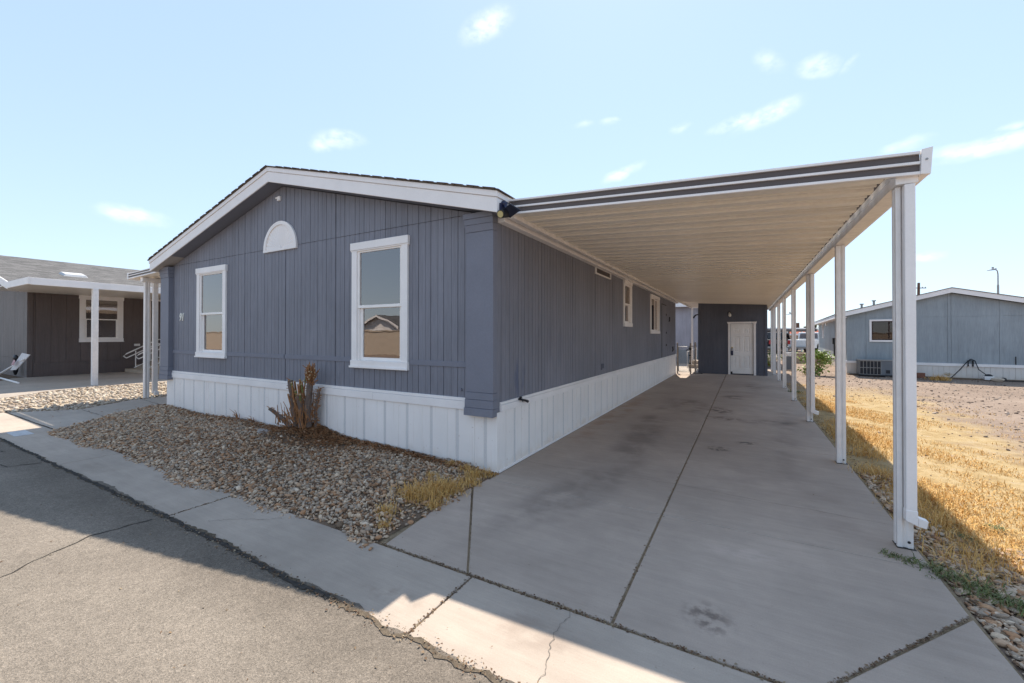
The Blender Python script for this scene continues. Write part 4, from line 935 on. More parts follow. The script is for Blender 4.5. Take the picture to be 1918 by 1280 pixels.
# ------------------------------------------------------------------ cut-back shrub against the front wall
ST = thing('cut_shrub', 'hacked back dead shrub stump standing against the white skirting', 'shrub', (-3.25, -.24, .20))
def limb(p0, p1, r0, r1, bend=.03, n=8):
    p0, p1 = Vector(p0), Vector(p1); b = Vector((random.uniform(-1, 1), random.uniform(-1, 1), 0)) * bend; P = []; R = []
    for k in range(n + 1):
        t = k / n; P.append(p0.lerp(p1, t) + b * math.sin(t * math.pi) + Vector((random.uniform(-1, 1), random.uniform(-1, 1), 0)) * .006); R.append((r0 + (r1 - r0) * t) * random.uniform(.88, 1.14))
    return P, R
stems = [((-3.34, -.25, .14), (-3.50, -.27, .90), .05, .036), ((-3.22, -.29, .14), (-3.24, -.31, .72), .042, .036), ((-3.17, -.20, .14), (-3.10, -.20, 1.06), .055, .036), ((-3.10, -.12, .14), (-3.04, -.10, .78), .022, .018), ((-3.42, -.28, .16), (-3.86, -.38, .46), .04, .022), ((-3.26, -.17, .14), (-3.28, -.15, .64), .035, .028)]
tw = MB(); cw = MB(); grn = MB()
for (a, b, r0, r1) in stems:
    P, R = limb(a, b, r0, r1); m = MB(); m.tube(P, R, 10); build('stem', m, M['bark'], ST, smooth=False)
    d = (P[-1] - P[-2]).normalized(); cw.tube([P[-1] + d * .001, P[-1] + d * .006], [R[-1] * .93, R[-1] * .9], 10)
    for k in range(110 if b[2] > .5 else 40):
        t = random.uniform(.12, 1); i = min(int(t * 8), 7); o = P[i].lerp(P[i + 1], t * 8 - i); an = random.uniform(0, 6.28); e = o + Vector((math.cos(an), math.sin(an) * .8, random.uniform(-.1, .9))) * random.uniform(.03, .085)
        if e.y > -.03: e.y = -.03
        tw.tube([o, o.lerp(e, .5) + Vector((0, 0, .01)), e], [.007, .006, .004], 5)
for k in range(150):                                     # shock of cut twigs at the heads
    o = Vector((-3.105, -.20, 1.0)) + Vector((random.uniform(-.035, .035), random.uniform(-.04, .04), random.uniform(-.16, .04))); e = o + Vector((random.uniform(-.085, .07), random.uniform(-.08, .07), random.uniform(.03, .17)))
    mid = o.lerp(e, .5) + Vector((random.uniform(-.03, .03), random.uniform(-.03, .03), 0)); tw.tube([o, mid, e], [.007, .006, .005], 5)
    if k % 4 == 0: cw.tube([e, e + (e - mid).normalized() * .012], .009, 6)
for k in range(26):
    o = Vector((random.uniform(-3.46, -3.18), random.uniform(-.32, -.16), random.uniform(.45, .75))); e = o + Vector((random.uniform(-.07, .05), random.uniform(-.05, .03), random.uniform(.12, .26))); r = random.uniform(.010, .018)
    tw.tube([o, e], [r, r * .85], 6); cw.tube([e, e + (e - o).normalized() * .01], r * .85, 6)
    if k % 3 == 0: grn.tube([o.lerp(e, .45), o.lerp(e, .98)], r * 1.08, 6)
for k in range(46):                                     # fine twigs low at the left
    o = Vector((random.uniform(-3.8, -3.2), random.uniform(-.36, -.2), random.uniform(.16, .36))); e = o + Vector((random.uniform(-.22, .1), random.uniform(-.1, .06), random.uniform(.02, .28))); tw.tube([o, o.lerp(e, .5) + Vector((0, 0, .02)), e], [.007, .006, .004], 4)
for k in range(120):                                    # dead suckers between the stems
    o = Vector((random.uniform(-3.42, -3.12), random.uniform(-.32, -.12), random.uniform(.16, .5))); e = o + Vector((random.uniform(-.1, .1), random.uniform(-.06, .04), random.uniform(.12, .34))); tw.tube([o, o.lerp(e, .5) + Vector((random.uniform(-.03, .03), 0, 0)), e], [.008, .006, .004], 5)
for q_, mi in ((cw, 1), (grn, 2)):
    o_ = len(tw.v); tw.v += q_.v; tw.f += [tuple(k + o_ for k in f) for f in q_.f]; tw.m += [mi] * len(q_.f)
build('twigs', tw, [M['twig'], M['cutwood'], mk('green_bark', (.16, .17, .06), .8, .2, .2, 20)], ST)
for i, (x, y, z, s) in enumerate(((-5.35, -.06, .07, .22), (-4.9, -.05, .07, .16))):
    m = MB()
    for k in range(9): e = Vector((x + random.uniform(-.2, .2), y - random.uniform(0, .1), z + random.uniform(.05, s))); m.tube([(x, y, z - .02), Vector((x, y, z)).lerp(e, .6) + Vector((.02, 0, .03)), e], [.006, .004, .002], 4)
    tag(build('dry_twig', m, M['twig']), ['larger dry twig sprouting by the skirting below the left window', 'smaller dry twig sprouting by the skirting left of the shrub stump'][i], 'twig', 'dry twigs by the skirting')

# ------------------------------------------------------------------ brown neighbour home on the left
NB = thing('brown_home', 'dark brown manufactured home with grey shingle roof and white porch fascia', 'house', (-20.6, .4, 0))
xw, yw = -20.6, .4
def NBS(u, z, d): return (xw + d, u, z)
def NBG(u, z, d): return (u, yw - d, z)
sl2 = .233
def zr(x): return 4.95 - sl2 * abs(x + 24.8)
m = MB(); siding(m, NBS, yw, 20, 0, 3.75, .41, [(1.86, 3.08, 1.36, 3.14)], faint=False, seams=(.52,)); build('side_wall', m, M['brown'], NB, fix=False)
m = MB(); m.mbox(NBS, .55, 3.9, .0, .515, .001, .015); m.mbox(NBS, yw, .54, 0, 3.7, .001, .03); build('lower_panel', m, M['brown'], NB)
RIDGE_SAVE = RIDGE; RIDGE = -24.8
m = MB(); siding(m, NBG, -29.0, xw, -.05, lambda x: zr(x) - .2, .41, seams=(.7,), faint=True, extra=(-21.0, -22.2)); m.poly([NBG(-29, 0, 0), (-29, 20, 0), (-29, 20, 3.8), NBG(-29, 3.8, 0)]); build('gable_wall', m, M['gablelit'], NB, fix=False)
RIDGE = RIDGE_SAVE
m = MB()
for a, b in ((-31.5, -24.8), (-24.8, -17.5)):
    m.hexa([(a, -.6, zr(a) - .05), (b, -.6, zr(b) - .05), (b, 20.5, zr(b) - .05), (a, 20.5, zr(a) - .05)], [(a, -.6, zr(a)), (b, -.6, zr(b)), (b, 20.5, zr(b)), (a, 20.5, zr(a))])
rf = build('roof', m, M['shingleg'], NB)
m = MB()
for a, b in ((-31.5, -24.8), (-24.8, -17.52)): m.hexa([(a, -.63, zr(a) - .23), (b, -.63, zr(b) - .23), (b, -.601, zr(b) - .23), (a, -.601, zr(a) - .23)], [(a, -.63, zr(a) + .005), (b, -.63, zr(b) + .005), (b, -.601, zr(b) + .005), (a, -.601, zr(a) + .005)])
m.box(-17.51, -15.3, -.63, -.57, 3.05, 3.25); m.box(-15.36, -15.3, -.569, 14, 3.04, 3.245)
build('fascia', m, M['white'], NB, bevel=.004)
m = MB(); m.box(-20.58, -15.361, -.55, 14, 3.17, 3.2); m.box(-17.5, -15.361, -.569, 14, 3.205, 3.24); build('porch_ceiling', m, M['pan'], NB)
m = MB(); x = -20.3; m.hexa([(x - .3, 1.2, zr(x - .3) - .01), (x + .3, 1.2, zr(x + .3) - .01), (x + .3, 1.9, zr(x + .3) - .01), (x - .3, 1.9, zr(x - .3) - .01)], [(x - .24, 1.26, zr(x - .3) + .07), (x + .26, 1.26, zr(x + .3) + .09), (x + .26, 1.84, zr(x + .3) + .09), (x - .24, 1.84, zr(x - .3) + .07)]); build('roof_vent', m, M['plate'], rf, bevel=.01)
m = MB(); m.box(-15.42, -15.29, .74, .88, .0, 3.04); build('porch_post', m, M['metal'], NB, bevel=.006)
window(NB, NBS, 1.80, 3.15, 1.29, 3.20, casing=.15, curtain='blind', depth=.5)
m = MB(); m.mbox(NBS, 3.95, 4.10, .45, 3.1, .001, .04); m.mbox(NBS, 4.95, 5.10, .45, 3.1, .001, .04); m.mbox(NBS, 3.95, 5.10, 3.101, 3.22, .001, .04); build('door_frame', m, M['whitew'], NB)
m = MB(); m.mbox(NBS, 4.101, 4.949, .45, 3.1, .001, .02); build('door', m, M['brown'], NB)
m = MB(); m.mbox(NBS, 3.52, 3.72, 1.10, 1.20, .001, .05); build('outlet_cover', m, M['metal'], NB, bevel=.01)
PS = thing('porch_steps', 'beige porch steps with thin white handrail at the brown home', 'steps', (-19.6, 4.3, 0))
m = MB(); m.box(-20.55, -18.6, 3.9, 5.6, 0, .48); m.box(-20.55, -18.6, 3.55, 3.899, 0, .30); m.box(-20.55, -18.6, 3.2, 3.549, 0, .14); build('step_block', m, M['tan'], PS, bevel=.01)
for x in (-19.9, -18.7):
    m = MB(); m.tube([(x, 3.05, .62), (x, 2.95, .70), (x, 3.05, .80), (x, 4.1, 1.38), (x, 5.4, 1.40)], .025, 6); m.tube([(x, 3.05, .62), (x, 4.1, 1.20), (x, 5.4, 1.22)], .022, 6); m.tube([(x, 3.3, .2), (x, 4.1, .6), (x, 5.4, .6)], .02, 6)
    for y in (3.35, 3.75, 4.1, 4.5, 4.9): m.tube([(x, y, .2 if y < 4 else .45), (x, y, .75 + min(max(y - 3.05, 0), 1.05) * .55)], .018, 6)
    build('handrail', m, M['whitew'], PS)
FS = thing('fallen_sign', 'white yard sign tipped over on its stake against the brown home gable', 'sign', (-19.5, -.2, 0))
m = MB(); m.tube([(-20.9, -.25, .12), (-18.2, -.1, .80)], .035, 6); m.tube([(-20.4, -.25, .05), (-17.9, -.3, .03)], .03, 6); build('stake', m, M['whitew'], FS)
m = MB(); P = [(-19.25, -.22, .38), (-18.9, -.16, .40), (-17.95, -.03, .93), (-18.5, -.10, .98)]; m.hexa(P, [(x, y - .02, z) for x, y, z in P]); sg = build('panel', m, M['paper'], FS)
m = MB(); P = [(-18.95, -.27, .58), (-18.75, -.24, .56), (-18.6, -.24, .72), (-18.78, -.24, .76)]; m.hexa(P, [(x, y - .005, z) for x, y, z in P]); build('print', m, M['pink'], sg)
m = MB(); m.sphere((-21.2, .24, .42), .16, 10, 7, sq=(.8, .5, 2.2)); m.sphere((-21.1, .22, .72), .14, 10, 7, sq=(1.3, .5, .9)); tag(build('black_bag', m, M['black'], smooth=True), 'black bag hanging on the gable wall behind the fallen sign', 'bag')

# ------------------------------------------------------------------ blue grey neighbour home on the right (built in its own turned frame)
NR = thing('blue_grey_home', 'blue grey manufactured home with low white gable across the dirt lot', 'house', (6.17, 17.95, 0), rz=math.radians(-3.5))
def F3(u, z, d): return (u, -d, z)
def S3(v, z, d): return (-d, v, z)
def z3(u): return 3.19 - .26 * abs(u - 3.03)
RIDGE = 3.03
m = MB(); siding(m, F3, 0, 6.06, .45, z3, 1.22, [(.78, 1.85, 1.39, 2.17)], faint=False, seams=(2.3,), extra=(2.95,), gw=.012); build('front_wall', m, M['bluegrey'], NR, local=True, fix=False)
RIDGE = RIDGE_SAVE
m = MB(); siding(m, S3, 0, 15, .45, 2.42, .61, [(10.7, 11.5, 1.45, 2.3)], faint=False, gw=.008); m.poly([(6.06, 0, 0), (6.06, 15, 0), (6.06, 15, 2.4), (6.06, 0, 2.4)]); m.poly([(0, 15, 0), (6.06, 15, 0), (6.06, 15, 2.4), (3.03, 15, 3.19), (0, 15, 2.4)]); build('side_wall', m, M['bluegrey2'], NR, local=True, fix=False)
m = MB(); siding(m, F3, 0, 6.06, -.2, .45, .30, faint=True, gw=.008); siding(m, S3, 0, 15, -.2, .45, .6, faint=False); build('skirting', m, M['beigevinyl'], NR, local=True, fix=False)
m = MB(); m.mbox(F3, -.03, 6.06, .44, .54, .001, .03); m.mbox(S3, -.0, 15, .42, .52, .001, .03); build('skirting_trim', m, M['white'], NR, local=True)
m = MB()
def g3(m, d0, d1, y0, y1, x0=-.28, x1=6.34):
    for a, b in ((x0, 3.03), (3.03, x1)): m.hexa([(a, y0, z3(a) + d0), (b, y0, z3(b) + d0), (b, y1, z3(b) + d0), (a, y1, z3(a) + d0)], [(a, y0, z3(a) + d1), (b, y0, z3(b) + d1), (b, y1, z3(b) + d1), (a, y1, z3(a) + d1)])
g3(m, .0, .17, -.22, -.19); m.box(-.30, -.27, -.2195, 15.2, z3(-.28) + .0, z3(-.28) + .17); m.box(-.27, .0, -.19, 15.2, z3(-.28) + .0, z3(-.28) + .02); build('fascia', m, M['white'], NR, local=True)
m = MB(); g3(m, .172, .195, -.24, 15.25, -.32, 6.38); rf = build('roof', m, M['shingleg'], NR, local=True)
for (x, y, h) in ((.1, 4.2, .24), (.0, 1.8, .22), (.6, .9, .14), (.95, .6, .16)):
    m = MB(); m.tube([(x, y, z3(x) + .18), (x, y, z3(x) + .2 + h)], .04 if h < .2 else .022, 8)
    if h < .2: m.tube([(x, y, z3(x) + .2 + h), (x, y, z3(x) + .24 + h)], .075, 8)
    build('vent_pipe', m, M['steel'], rf, local=True)
window(NR, F3, .72, 1.91, 1.33, 2.23, casing=.07, kind='slide', head=False, glass='glassd', sash='interior2', local=True)
window(NR, S3, 10.65, 11.55, 1.4, 2.35, casing=.06, head=False, glass='glassd', local=True)
m = MB(); m.mbox(S3, 4.0, 4.35, 1.15, 1.45, .001, .12); m.mbox(S3, 4.1, 4.25, .5, 1.149, .001, .07); build('meter_box', m, M['black'], NR, local=True)
m = MB(); m.mbox(S3, 8.6, 9.0, 2.15, 2.3, .001, .05); build('wall_lamp', m, M['whitew'], NR, local=True)
m = MB(); m.mbox(F3, 4.65, 4.67, .55, .84, .001, .02); build('conduit', m, M['black'], NR, local=True)
m = MB(); m.box(0, 6.06, -.35, -.01, -.03, .015); build('base_curb', m, M['soil'], NR, local=True)
A3 = math.radians(-3.5)
def w3(u, d, z=0): return (6.17 + u * math.cos(A3) + d * math.sin(A3), 17.95 + u * math.sin(A3) - d * math.cos(A3), z)
AC = thing('air_conditioner', 'grey packaged air conditioner standing in front of the blue grey home', 'air conditioner', w3(.30, .75), rz=A3)
def acbox(nm, b, mt, par=AC, bev=.004): m = MB(); [m.box(*q) for q in b]; return build(nm, m, M[mt], par, bevel=bev, local=True)
acbox('base_rail', [(0, 1.6, .0, .62, .0, .05)], 'black'); acbox('body', [(.66, 1.6, 0, .62, .05, .60), (0, .659, .05, .62, .05, .60)], 'acmetal'); acbox('lid', [(-.02, 1.62, -.02, .64, .601, .625)], 'steel')
acbox('coil', [(.02, .655, .02, .049, .07, .58)], 'acdark')
acbox('grille', [(.02 + .105 * k, .035 + .105 * k, .0, .019, .06, .59) for k in range(7)] + [(.02, .66, .002, .018, .05, .065), (.02, .66, .002, .018, .31, .33), (.02, .66, .002, .018, .575, .595)], 'steel')
acbox('service_panel', [(.78, 1.02, -.008, -.001, .08, .56), (1.2, 1.56, -.006, -.001, .08, .57)], 'acmetal'); acbox('duct_port', [(.80, .92, -.02, -.0085, .12, .25)], 'acdark'); acbox('nameplate', [(1.33, 1.52, -.009, -.0065, .48, .51)], 'whitew', bev=0)
m = MB()
for k in range(3): m.box(-.13, .13, -.05, .05, .064 * k - .02, .064 * k + .043)
o = build('brick_stack', m, M['brick'], bevel=.004); o.location = w3(2.12, .45); o.rotation_euler = (0, 0, .3); tag(o, 'short stack of red bricks beside the skirting of the blue grey home', 'bricks')
m = MB(); m.tube([w3(2.95, .35, .0), w3(3.2, .25, .3), w3(3.45, .08, .62), w3(3.55, .05, .72), w3(3.65, .06, .66), w3(3.72, .15, .35), w3(3.95, .35, .08), w3(4.3, .5, .0), w3(5.0, .6, .0)], .016, 6); m.tube([w3(3.48, .06, .45), w3(3.48, .06, .66), w3(3.6, .06, .66), w3(3.6, .06, .45)], .025, 6); tag(build('black_hose', m, M['black']), 'black hose looped over a hook on the blue grey home', 'hose')
PB = thing('pump_box', 'small white pump box with black lid by the skirting of the blue grey home', 'pump', w3(3.80, .4), rz=A3); acbox('case', [(0, .24, 0, .18, 0, .13)], 'whitew', PB); m = MB(); m.sphere((.12, .09, .13), .11, 10, 6, sq=(1, .8, .7)); m.sphere((.45, .0, .05), .08, 10, 6, sq=(1, .8, .7)); build('lid', m, M['black'], PB, local=True)
boulder('flat_rock', w3(4.0, .75, .03), (.2, .12, .09), 'tan flat rock lying in front of the blue grey home near the hose', 'tan', seed=5)
P, H = clump([(*w3(2.5, 1.1)[:2], 1)], .14, 260, .30, -.03); o = blades('dry_weed', P, H, M['strawm'], .9, .006); o['kind'] = 'thing'; tag(o, 'low yellow dry weed clump on the dirt near the red bricks', 'weed')
m = MB(); b = Vector(w3(2.85, .6))
m.tube([b, b + Vector((.01, 0, .2))], .012, 5)
for k in range(14): a = random.uniform(0, 6.3); m.tube([b + Vector((0, 0, .1 + .008 * k)), b + Vector((math.cos(a) * .14, math.sin(a) * .1, .15 + .006 * k))], .006, 4)
tag(build('dead_seedling', m, M['cutwood']), 'pale dead seedling with flat top standing by the blue grey home skirting', 'weed')

# ------------------------------------------------------------------ things behind the carport
def leafy(name, c, R, n, size, mat, label, cat, stems=5, squash=1.):
    t = thing(name, label, cat, c); m = MB(); P = []
    cen = [(random.gauss(0, .5) * R, random.gauss(0, .5) * R, R * squash * random.uniform(.35, 1.7)) for _ in range(11)]
    for q in cen: m.tube([(c[0], c[1], c[2]), (c[0] + q[0] * .5, c[1] + q[1] * .5, c[2] + q[2] * .6), (c[0] + q[0], c[1] + q[1], c[2] + q[2])], [.016, .011, .005], 5)
    build('stem', m, M['twig'], t)
    q = np.array(cen)[rng.integers(0, len(cen), n)] + rng.normal(0, R * .23, (n, 3)); q[:, 2] = np.maximum(q[:, 2], .05)
    Rm = rotmats(n, .8); base = np.array([[-1, 0, 0], [0, -.5, .1], [1, 0, 0], [0, .5, .1]]); s = size * rng.uniform(.6, 1.3, n)
    W = np.einsum('nij,nvj->nvi', Rm, base[None] * s[:, None, None]) + q[:, None]
    npmesh('foliage', W.reshape(-1, 3), np.arange(4)[None] + (np.arange(n) * 4)[:, None], M[mat], t); return t
leafy('green_shrub', (4.95, 16.6, -.02), .50, 950, .062, 'leaf', 'bright green young shrub growing on the dirt lot beside the carport', 'shrub')
leafy('green_plant', (3.62, 20.6, -.02), .42, 420, .055, 'leaf', 'green plant behind the right corner of the navy shed', 'plant')
MP = thing('meter_pedestal', 'grey utility meter pedestal beyond the last carport posts', 'meter', (4.3, 19.0, 0))
m = MB(); m.box(4.15, 4.40, 18.9, 19.12, 0, .62); build('cabinet', m, M['acmetal'], MP, bevel=.01); m = MB(); m.box(4.16, 4.36, 18.92, 19.1, .621, .80); m.tube([(4.26, 18.919, .72), (4.26, 18.87, .72)], .075, 12); build('meter', m, M['metal'], MP)
m = MB(); m.prism([(4.95, 24.9), (6.6, 25.9), (6.5, 26.05), (4.85, 25.05)], 'z', -.03, .50); m.prism([(4.93, 24.87), (6.63, 25.9), (6.5, 26.08), (4.83, 25.06)], 'z', .501, .56); tag(build('block_wall', m, M['tan'], bevel=.006), 'low tan block wall beyond the carport in front of parked vehicles', 'wall')
def pickup(name, label, loc, rz, paint):
    t = thing(name, label, 'pickup truck', loc, 'pickup trucks parked beyond the carport', rz); L_, W_ = 5.4, 1.9     # along local x, nose at +x
    def P(pr, y0, y1, nm, mt, par, bev=.03): m = MB(); m.prism(pr, 'y', y0, y1); return build(nm, m, M[mt], par, local=True, bevel=bev)
    bd = P([(-2.7, .50), (-1.95, .5), (-1.9, .75), (-1.7, .86), (-1.4, .86), (-1.2, .75), (-1.15, .5), (1.25, .5), (1.3, .75), (1.5, .86), (1.8, .86), (2.0, .75), (2.05, .5), (2.65, .55), (2.7, 1.0), (2.5, 1.12), (1.1, 1.2), (-2.7, 1.2)], -.94, .94, 'body', paint, t)
    P([(-.75, 1.201), (1.15, 1.201), (.55, 1.82), (-.6, 1.84)], -.80, .80, 'cab', paint, t, .06)
    P([(-.62, 1.27), (.10, 1.27), (.10, 1.74), (-.54, 1.74)], -.815, .815, 'side_window', 'glassd', t, 0); P([(.16, 1.27), (.95, 1.27), (.50, 1.74), (.16, 1.74)], -.815, .815, 'side_window', 'glassd', t, 0)
    m = MB(); m.hexa([(-.765, -.68, 1.3), (-.765, .68, 1.3), (-.66, .62, 1.74), (-.66, -.62, 1.74)], [(-.72, -.68, 1.3), (-.72, .68, 1.3), (-.62, .62, 1.74), (-.62, -.62, 1.74)]); build('rear_window', m, M['glassd'], t, local=True)
    for x in (-1.55, 1.65):
        for s in (-1, 1):
            m = MB(); m.tube([(x, s * .72, .37), (x, s * .95, .37)], .37, 20); wh = build('wheel', m, M['tyre'], t, local=True); m = MB(); m.tube([(x, s * .951, .37), (x, s * .965, .37)], .22, 14); build('rim', m, M['steel'], wh, local=True)
    for s in (-1, 1): m = MB(); m.box(-2.735, -2.69, s * .85 - .09, s * .85 + .09, .82, 1.15); build('tail_light', m, M['redlamp'], t, local=True)
    m = MB(); m.box(-2.88, -2.705, -.93, .93, .46, .62); m.box(2.705, 2.83, -.93, .93, .46, .66); build('bumper', m, M['steel'], t, local=True, bevel=.02); m = MB(); m.box(-2.712, -2.7005, -.74, .74, .66, 1.12); build('tailgate', m, M[paint], t, local=True); return t
pickup('dark_pickup', 'dark pickup truck parked behind the navy shed, seen from its rear corner', (4.9, 40.6, 0), math.radians(62), 'carblack')
pickup('white_pickup', 'white pickup truck parked behind the low tan block wall', (7.6, 41.2, 0), math.radians(68), 'carwhite')
def simple_house(name, label, c, rz, W_, D_, H_, RH, wall, roof, trim='white', wins=(), ov=.45, doors=()):
    t = thing(name, label, 'house', c, rz=rz); m = MB()
    m.hexa([(-W_/2, 0, -.05), (W_/2, 0, -.05), (W_/2, D_, -.05), (-W_/2, D_, -.05)], [(-W_/2, 0, H_), (W_/2, 0, H_), (W_/2, D_, H_), (-W_/2, D_, H_)]); 
    return t, m
def ridge_house(name, label, c, rz, W_, D_, H_, RH, wall, roof, gable_front=False, wins=(), ov=.45, hip=False):
    """W along local x, front at y=0 facing -y"""
    t = thing(name, label, 'house', c, rz=rz); m = MB(); m.box(-W_/2, W_/2, 0, D_, -.05, H_)
    r = MB(); fb = MB(); a, b = W_/2 + ov, D_ + ov; th = .14
    if gable_front:
        m.prism([(-W_/2, H_ + .001), (W_/2, H_ + .001), (0, H_ + RH)], 'y', 0, D_)
        for s in (-1, 1):
            e = H_ - RH * ov / (W_/2); r.hexa([(0, -ov, H_ + RH + .01), (s*a, -ov, e + .01), (s*a, b, e + .01), (0, b, H_ + RH + .01)], [(0, -ov, H_ + RH + th), (s*a, -ov, e + th), (s*a, b, e + th), (0, b, H_ + RH + th)])
            fb.hexa([(0, -ov - .04, H_ + RH - .10), (s*a, -ov - .04, e - .10), (s*a, -ov - .005, e - .10), (0, -ov - .005, H_ + RH - .10)], [(0, -ov - .04, H_ + RH + th - .02), (s*a, -ov - .04, e + th - .02), (s*a, -ov - .005, e + th - .02), (0, -ov - .005, H_ + RH + th - .02)])
    else:
        hx = (W_/2 - D_/2 * .9) if hip else a; pk = D_/2
        z0 = H_; z1 = H_ + RH
        r.poly([(-a, -ov, z0), (a, -ov, z0), (hx, pk, z1), (-hx, pk, z1)]); r.poly([(-a, b, z0), (a, b, z0), (hx, pk, z1), (-hx, pk, z1)]); r.poly([(a, -ov, z0), (a, b, z0), (hx, pk, z1)]); r.poly([(-a, -ov, z0), (-a, b, z0), (-hx, pk, z1)]); r.poly([(-a, -ov, z0 - .01), (a, -ov, z0 - .01), (a, b, z0 - .01), (-a, b, z0 - .01)])
        fb.box(-a - .02, a + .02, -ov - .04, -ov - .003, H_ - .14, H_ + .05); fb.box(-a - .04, -a - .003, -ov, b, H_ - .14, H_ + .05); fb.box(a + .003, a + .04, -ov, b, H_ - .14, H_ + .05)
    build('wall', m, M[wall], t, local=True); build('roof', r, M[roof], t, local=True, fix=False); build('fascia', fb, M['white'], t, local=True)
    for (u0, u1, z0, z1) in wins:
        f = MB(); f.box(u0 - .07, u1 + .07, -.03, .02, z0 - .07, z1 + .07); f = build('window', f, M['whitew'], t, local=True); g = MB(); g.box(u0, u1, -.04, -.0305, z0, z1); build('pane', g, M['black'], f, local=True)
    return t
ridge_house('red_roofed_house', 'tan house with red tile roof seen between the carport posts', (9.9, 54.0, 0), math.radians(28), 6.4, 7, 1.7, .7, 'tan', 'red', hip=True, wins=((-2.4, -1.7, .6, 1.5), (-.4, .5, .5, 1.5), (1.4, 2.4, .6, 1.5)))
FC = thing('far_carport', 'brown roofed carport on white posts far behind the navy shed', 'carport', (5.5, 46.5, 0), rz=math.radians(28))
m = MB(); m.box(-3, 2.3, -2.2, 2.2, 1.95, 2.25); build('roof', m, M['taupe'], FC, local=True); m = MB(); m.box(-3.02, 2.32, -2.24, -2.201, 2.18, 2.30); build('fascia', m, M['white'], FC, local=True)
for x in (-2.6, -1.6, -.5, .9, 1.3, 1.9): m = MB(); m.box(x, x + .12, -2.1, -1.98, 0, 1.95); build('post', m, M['whitew'], FC, local=True)
m = MB(); m.box(-3, 2.3, 1.9, 2.1, 0, 1.95); build('rear_wall', m, M['brown'], FC, local=True)
# utility post with small meters by the far corner of the blue grey home
UP = thing('utility_post', 'white post with dark fixtures near the far corner of the blue grey home', 'post', (6.62, 31.4, 0))
m = MB(); m.box(6.56, 6.68, 31.35, 31.45, 0, 2.15); build('post', m, M['whitew'], UP)
for q_ in ((6.38, 6.74, 31.28, 31.34, 1.9, 1.98), (6.42, 6.54, 31.25, 31.35, 1.99, 2.2), (6.62, 6.72, 31.25, 31.34, 1.99, 2.25), (6.42, 6.52, 31.25, 31.35, .95, 1.05)): m = MB(); m.box(*q_); build('fixture', m, M['black'], UP)
# palm
def palm(loc, H_, R):
    t = thing('palm_tree', 'short fan palm rising behind the red roofed house', 'palm tree', loc); m = MB(); m.tube([(loc[0], loc[1], 0), (loc[0] + .05, loc[1], H_ * .5), (loc[0], loc[1], H_)], [.24, .19, .2], 10); build('trunk', m, M['wood'], t)
    V = []; F = []; c = np.array([loc[0], loc[1], H_])
    for k in range(34):
        a = random.uniform(0, 6.283); el = random.uniform(-.5, 1.25); d = np.array([math.cos(a) * math.cos(el), math.sin(a) * math.cos(el), math.sin(el)]); s = np.cross(d, [0, 0, 1]); s /= np.linalg.norm(s); u = np.cross(s, d)
        h = c + d * R * .55
        for j in range(15):
            an = (j - 7) * .19; dd = d * math.cos(an) + s * math.sin(an); tip = h + dd * R * .55 - np.array([0, 0, .10 * R * abs(an)]) ; w_ = np.cross(dd, u) * .075 * R; mid = h + dd * R * .3
            i = len(V); V += [h, mid + w_, tip, mid - w_]; F.append((i, i+1, i+2, i+3))
        i = len(V); V += [c - s * .012, c + s * .012, h + s * .012, h - s * .012]; F.append((i, i+1, i+2, i+3))
    npmesh('crown', np.array(V), np.array(F), M['palmg'], t)
palm((8.91, 66.4, 0), 3.3, 1.7)
# lamps and pole
def lamp(name, loc, H_, ax, label):
    t = thing(name, label, 'street lamp', loc, 'street lamps beyond the homes'); x, y, z = loc; m = MB(); d = Vector(ax).normalized()
    P0 = Vector((x, y, 0)); m.tube([P0, P0 + Vector((0, 0, H_ * .80))], [.11, .09], 10); m.tube([P0 + Vector((0, 0, H_ * .8)), P0 + Vector((0, 0, H_ * .93)), P0 + Vector((0, 0, H_ * .975)) + d * .06, P0 + Vector((0, 0, H_ * .99)) + d * .25], [.06, .055, .05, .04], 8); build('pole', m, M['steel'], t)
    m = MB(); c = P0 + Vector((0, 0, H_ * .985)); q = Vector((-d.y, d.x, 0)) * .16
    m.hexa([c + d*.2 - q*.6, c + d*.2 + q*.6, c + d*1.0 + q*.5 - Vector((0,0,.08)), c + d*1.0 - q*.5 - Vector((0,0,.08))], [c + d*.2 - q*.4 + Vector((0,0,.2)), c + d*.2 + q*.4 + Vector((0,0,.2)), c + d*1.0 + q*.4 - Vector((0,0,.02)), c + d*1.0 - q*.4 - Vector((0,0,.02))])
    m.tube([c + d*.5 + Vector((0,0,.15)), c + d*.5 + Vector((0,0,.32))], .09, 8); build('lamp_head', m, M['steel'], t)
lamp('street_lamp', (26.3, 61.4, 0), 8.8, (-.92, -.4, 0), 'tall grey street lamp above the right roof slope of the blue grey home')
lamp('street_lamp', (8.6, 68.55, 0), 4.68, (-.86, -.5, 0), 'low street lamp head showing over the far carport between the posts')
UPo = thing('utility_pole', 'brown wooden utility pole with crossarm behind the blue grey home', 'utility pole', (24.3, 77.5, 0))
m = MB(); m.tube([(24.15, 77.5, 0), (24.3, 77.5, 9.15)], [.2, .15], 10); build('pole', m, M['wood'], UPo); m = MB(); d = Vector((.87, .5, 0)) * 1.05; c = Vector((24.28, 77.4, 8.39)); m.tube([c - d, c + d], .06, 6); build('crossarm', m, M['wood'], UPo)
m = MB(); [m.tube([c + d * k, c + d * k + Vector((0, 0, .18))], .05, 6) for k in (-.9, -.5, .5, .9)]; build('insulator', m, M['steel'], UPo)
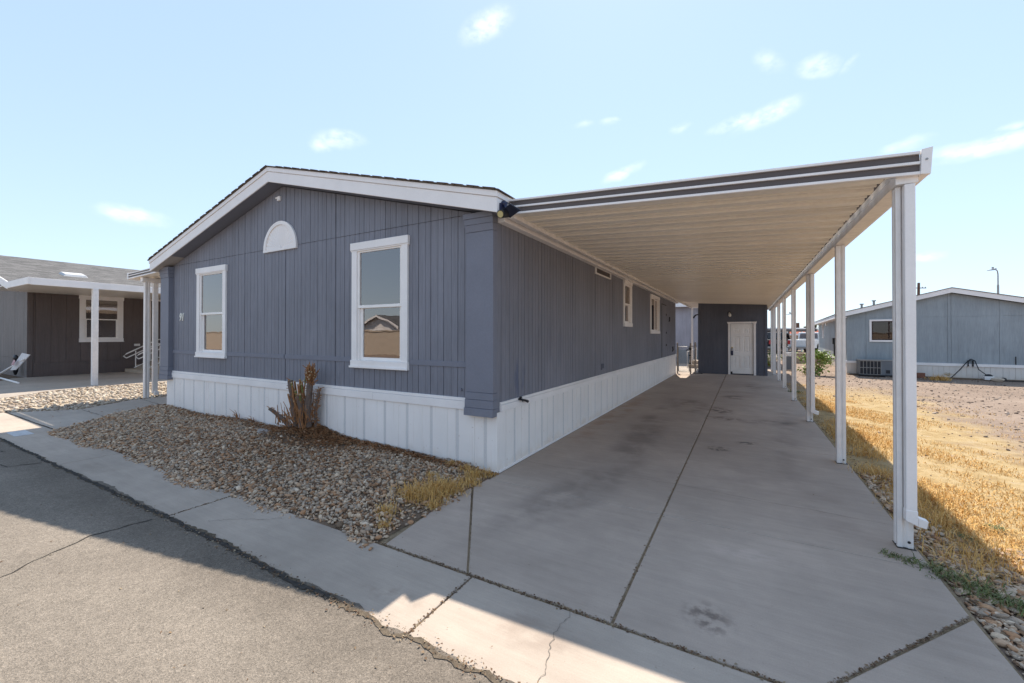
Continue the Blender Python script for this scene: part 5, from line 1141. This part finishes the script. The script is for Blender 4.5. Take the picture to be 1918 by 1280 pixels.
# pale house seen through the gate gap
LH = thing('lilac_home', 'pale lilac grey home seen through the chain link gate gap', 'house', (0, 21.5, 0))
def LHF(u, z, d): return (u, 21.5 - d, z)
m = MB(); siding(m, LHF, -9, 3.4, -.05, 3.35, .41, faint=True); build('wall', m, M['lilac'], LH, fix=False)
m = MB(); m.poly([(-9, 21.5, -.05), (-9, 29, -.05), (-9, 29, 3.35), (-9, 21.5, 3.35)]); m.poly([(3.4, 21.5, -.05), (3.4, 29, -.05), (3.4, 29, 3.35), (3.4, 21.5, 3.35)]); build('end_wall', m, M['lilac'], LH, fix=False)
m = MB(); m.hexa([(-9.4, 21.0, 3.3), (3.7, 21.0, 3.3), (3.7, 25.2, 3.9), (-9.4, 25.2, 3.9)], [(-9.4, 21.0, 3.36), (3.7, 21.0, 3.36), (3.7, 25.2, 3.96), (-9.4, 25.2, 3.96)]); m.hexa([(-9.4, 25.2, 3.9), (3.7, 25.2, 3.9), (3.7, 29.4, 3.3), (-9.4, 29.4, 3.3)], [(-9.4, 25.2, 3.96), (3.7, 25.2, 3.96), (3.7, 29.4, 3.36), (-9.4, 29.4, 3.36)]); build('roof', m, M['shingleg'], LH)
m = MB(); m.box(-9.4, 3.7, 20.96, 20.99, 3.18, 3.38); build('fascia', m, M['white'], LH)
m = MB(); m.mbox(LHF, -3, 3.4, -.03, .75, .001, .02); build('lower_panel', m, M['bluegrey'], LH)
RS = thing('back_steps', 'small back steps with white rail behind the chain link gate', 'steps', (.35, 18.5, 0))
m = MB(); m.box(.12, .75, 18.0, 19.0, 0, .34); m.box(.12, .75, 17.7, 17.999, 0, .17); build('step_block', m, M['tan'], RS, bevel=.01)
m = MB(); m.tube([(.08, 17.7, 0), (.08, 17.7, .78), (.40, 18.6, .95), (.40, 18.6, .2)], .022, 6); m.tube([(.25, 17.9, .1), (.25, 17.9, .88)], .018, 6); build('handrail', m, M['whitew'], RS)
tag(sheet('back_walk', [(-.88, 15.0), (.79, 15.0), (.79, 20.9), (-.88, 20.9)], .008, M['walk']), kind='structure')
# across the street, behind the viewer: what the front windows mirror
m = MB(); m.box(-70, 30, -20.2, -20, -.03, 1.85); m.box(-70, 30, -20.25, -19.95, 1.851, 1.93)
tag(build('boundary_wall', m, M['tan']), 'long tan block wall across the street mirrored in the large front window', 'wall')
ridge_house('white_gabled_house', 'white gabled house beyond the tan wall mirrored in the large front window', (-27.5, -24, 0), math.pi, 5, 9, 2.4, 1.0, 'metal', 'shingleg', gable_front=True, wins=((-.5, .7, 1.0, 2.0),))
ridge_house('pale_street_house', 'pale house far down the street mirrored in the left front window', (-62, -14.5, 0), math.pi * .75, 12, 8, 3.1, 1.3, 'metal', 'shingleg', gable_front=True, wins=((-3.5, -2.2, 1.1, 2.3), (.4, 1.8, 1.1, 2.3), (3, 4, 1.1, 2.3)))
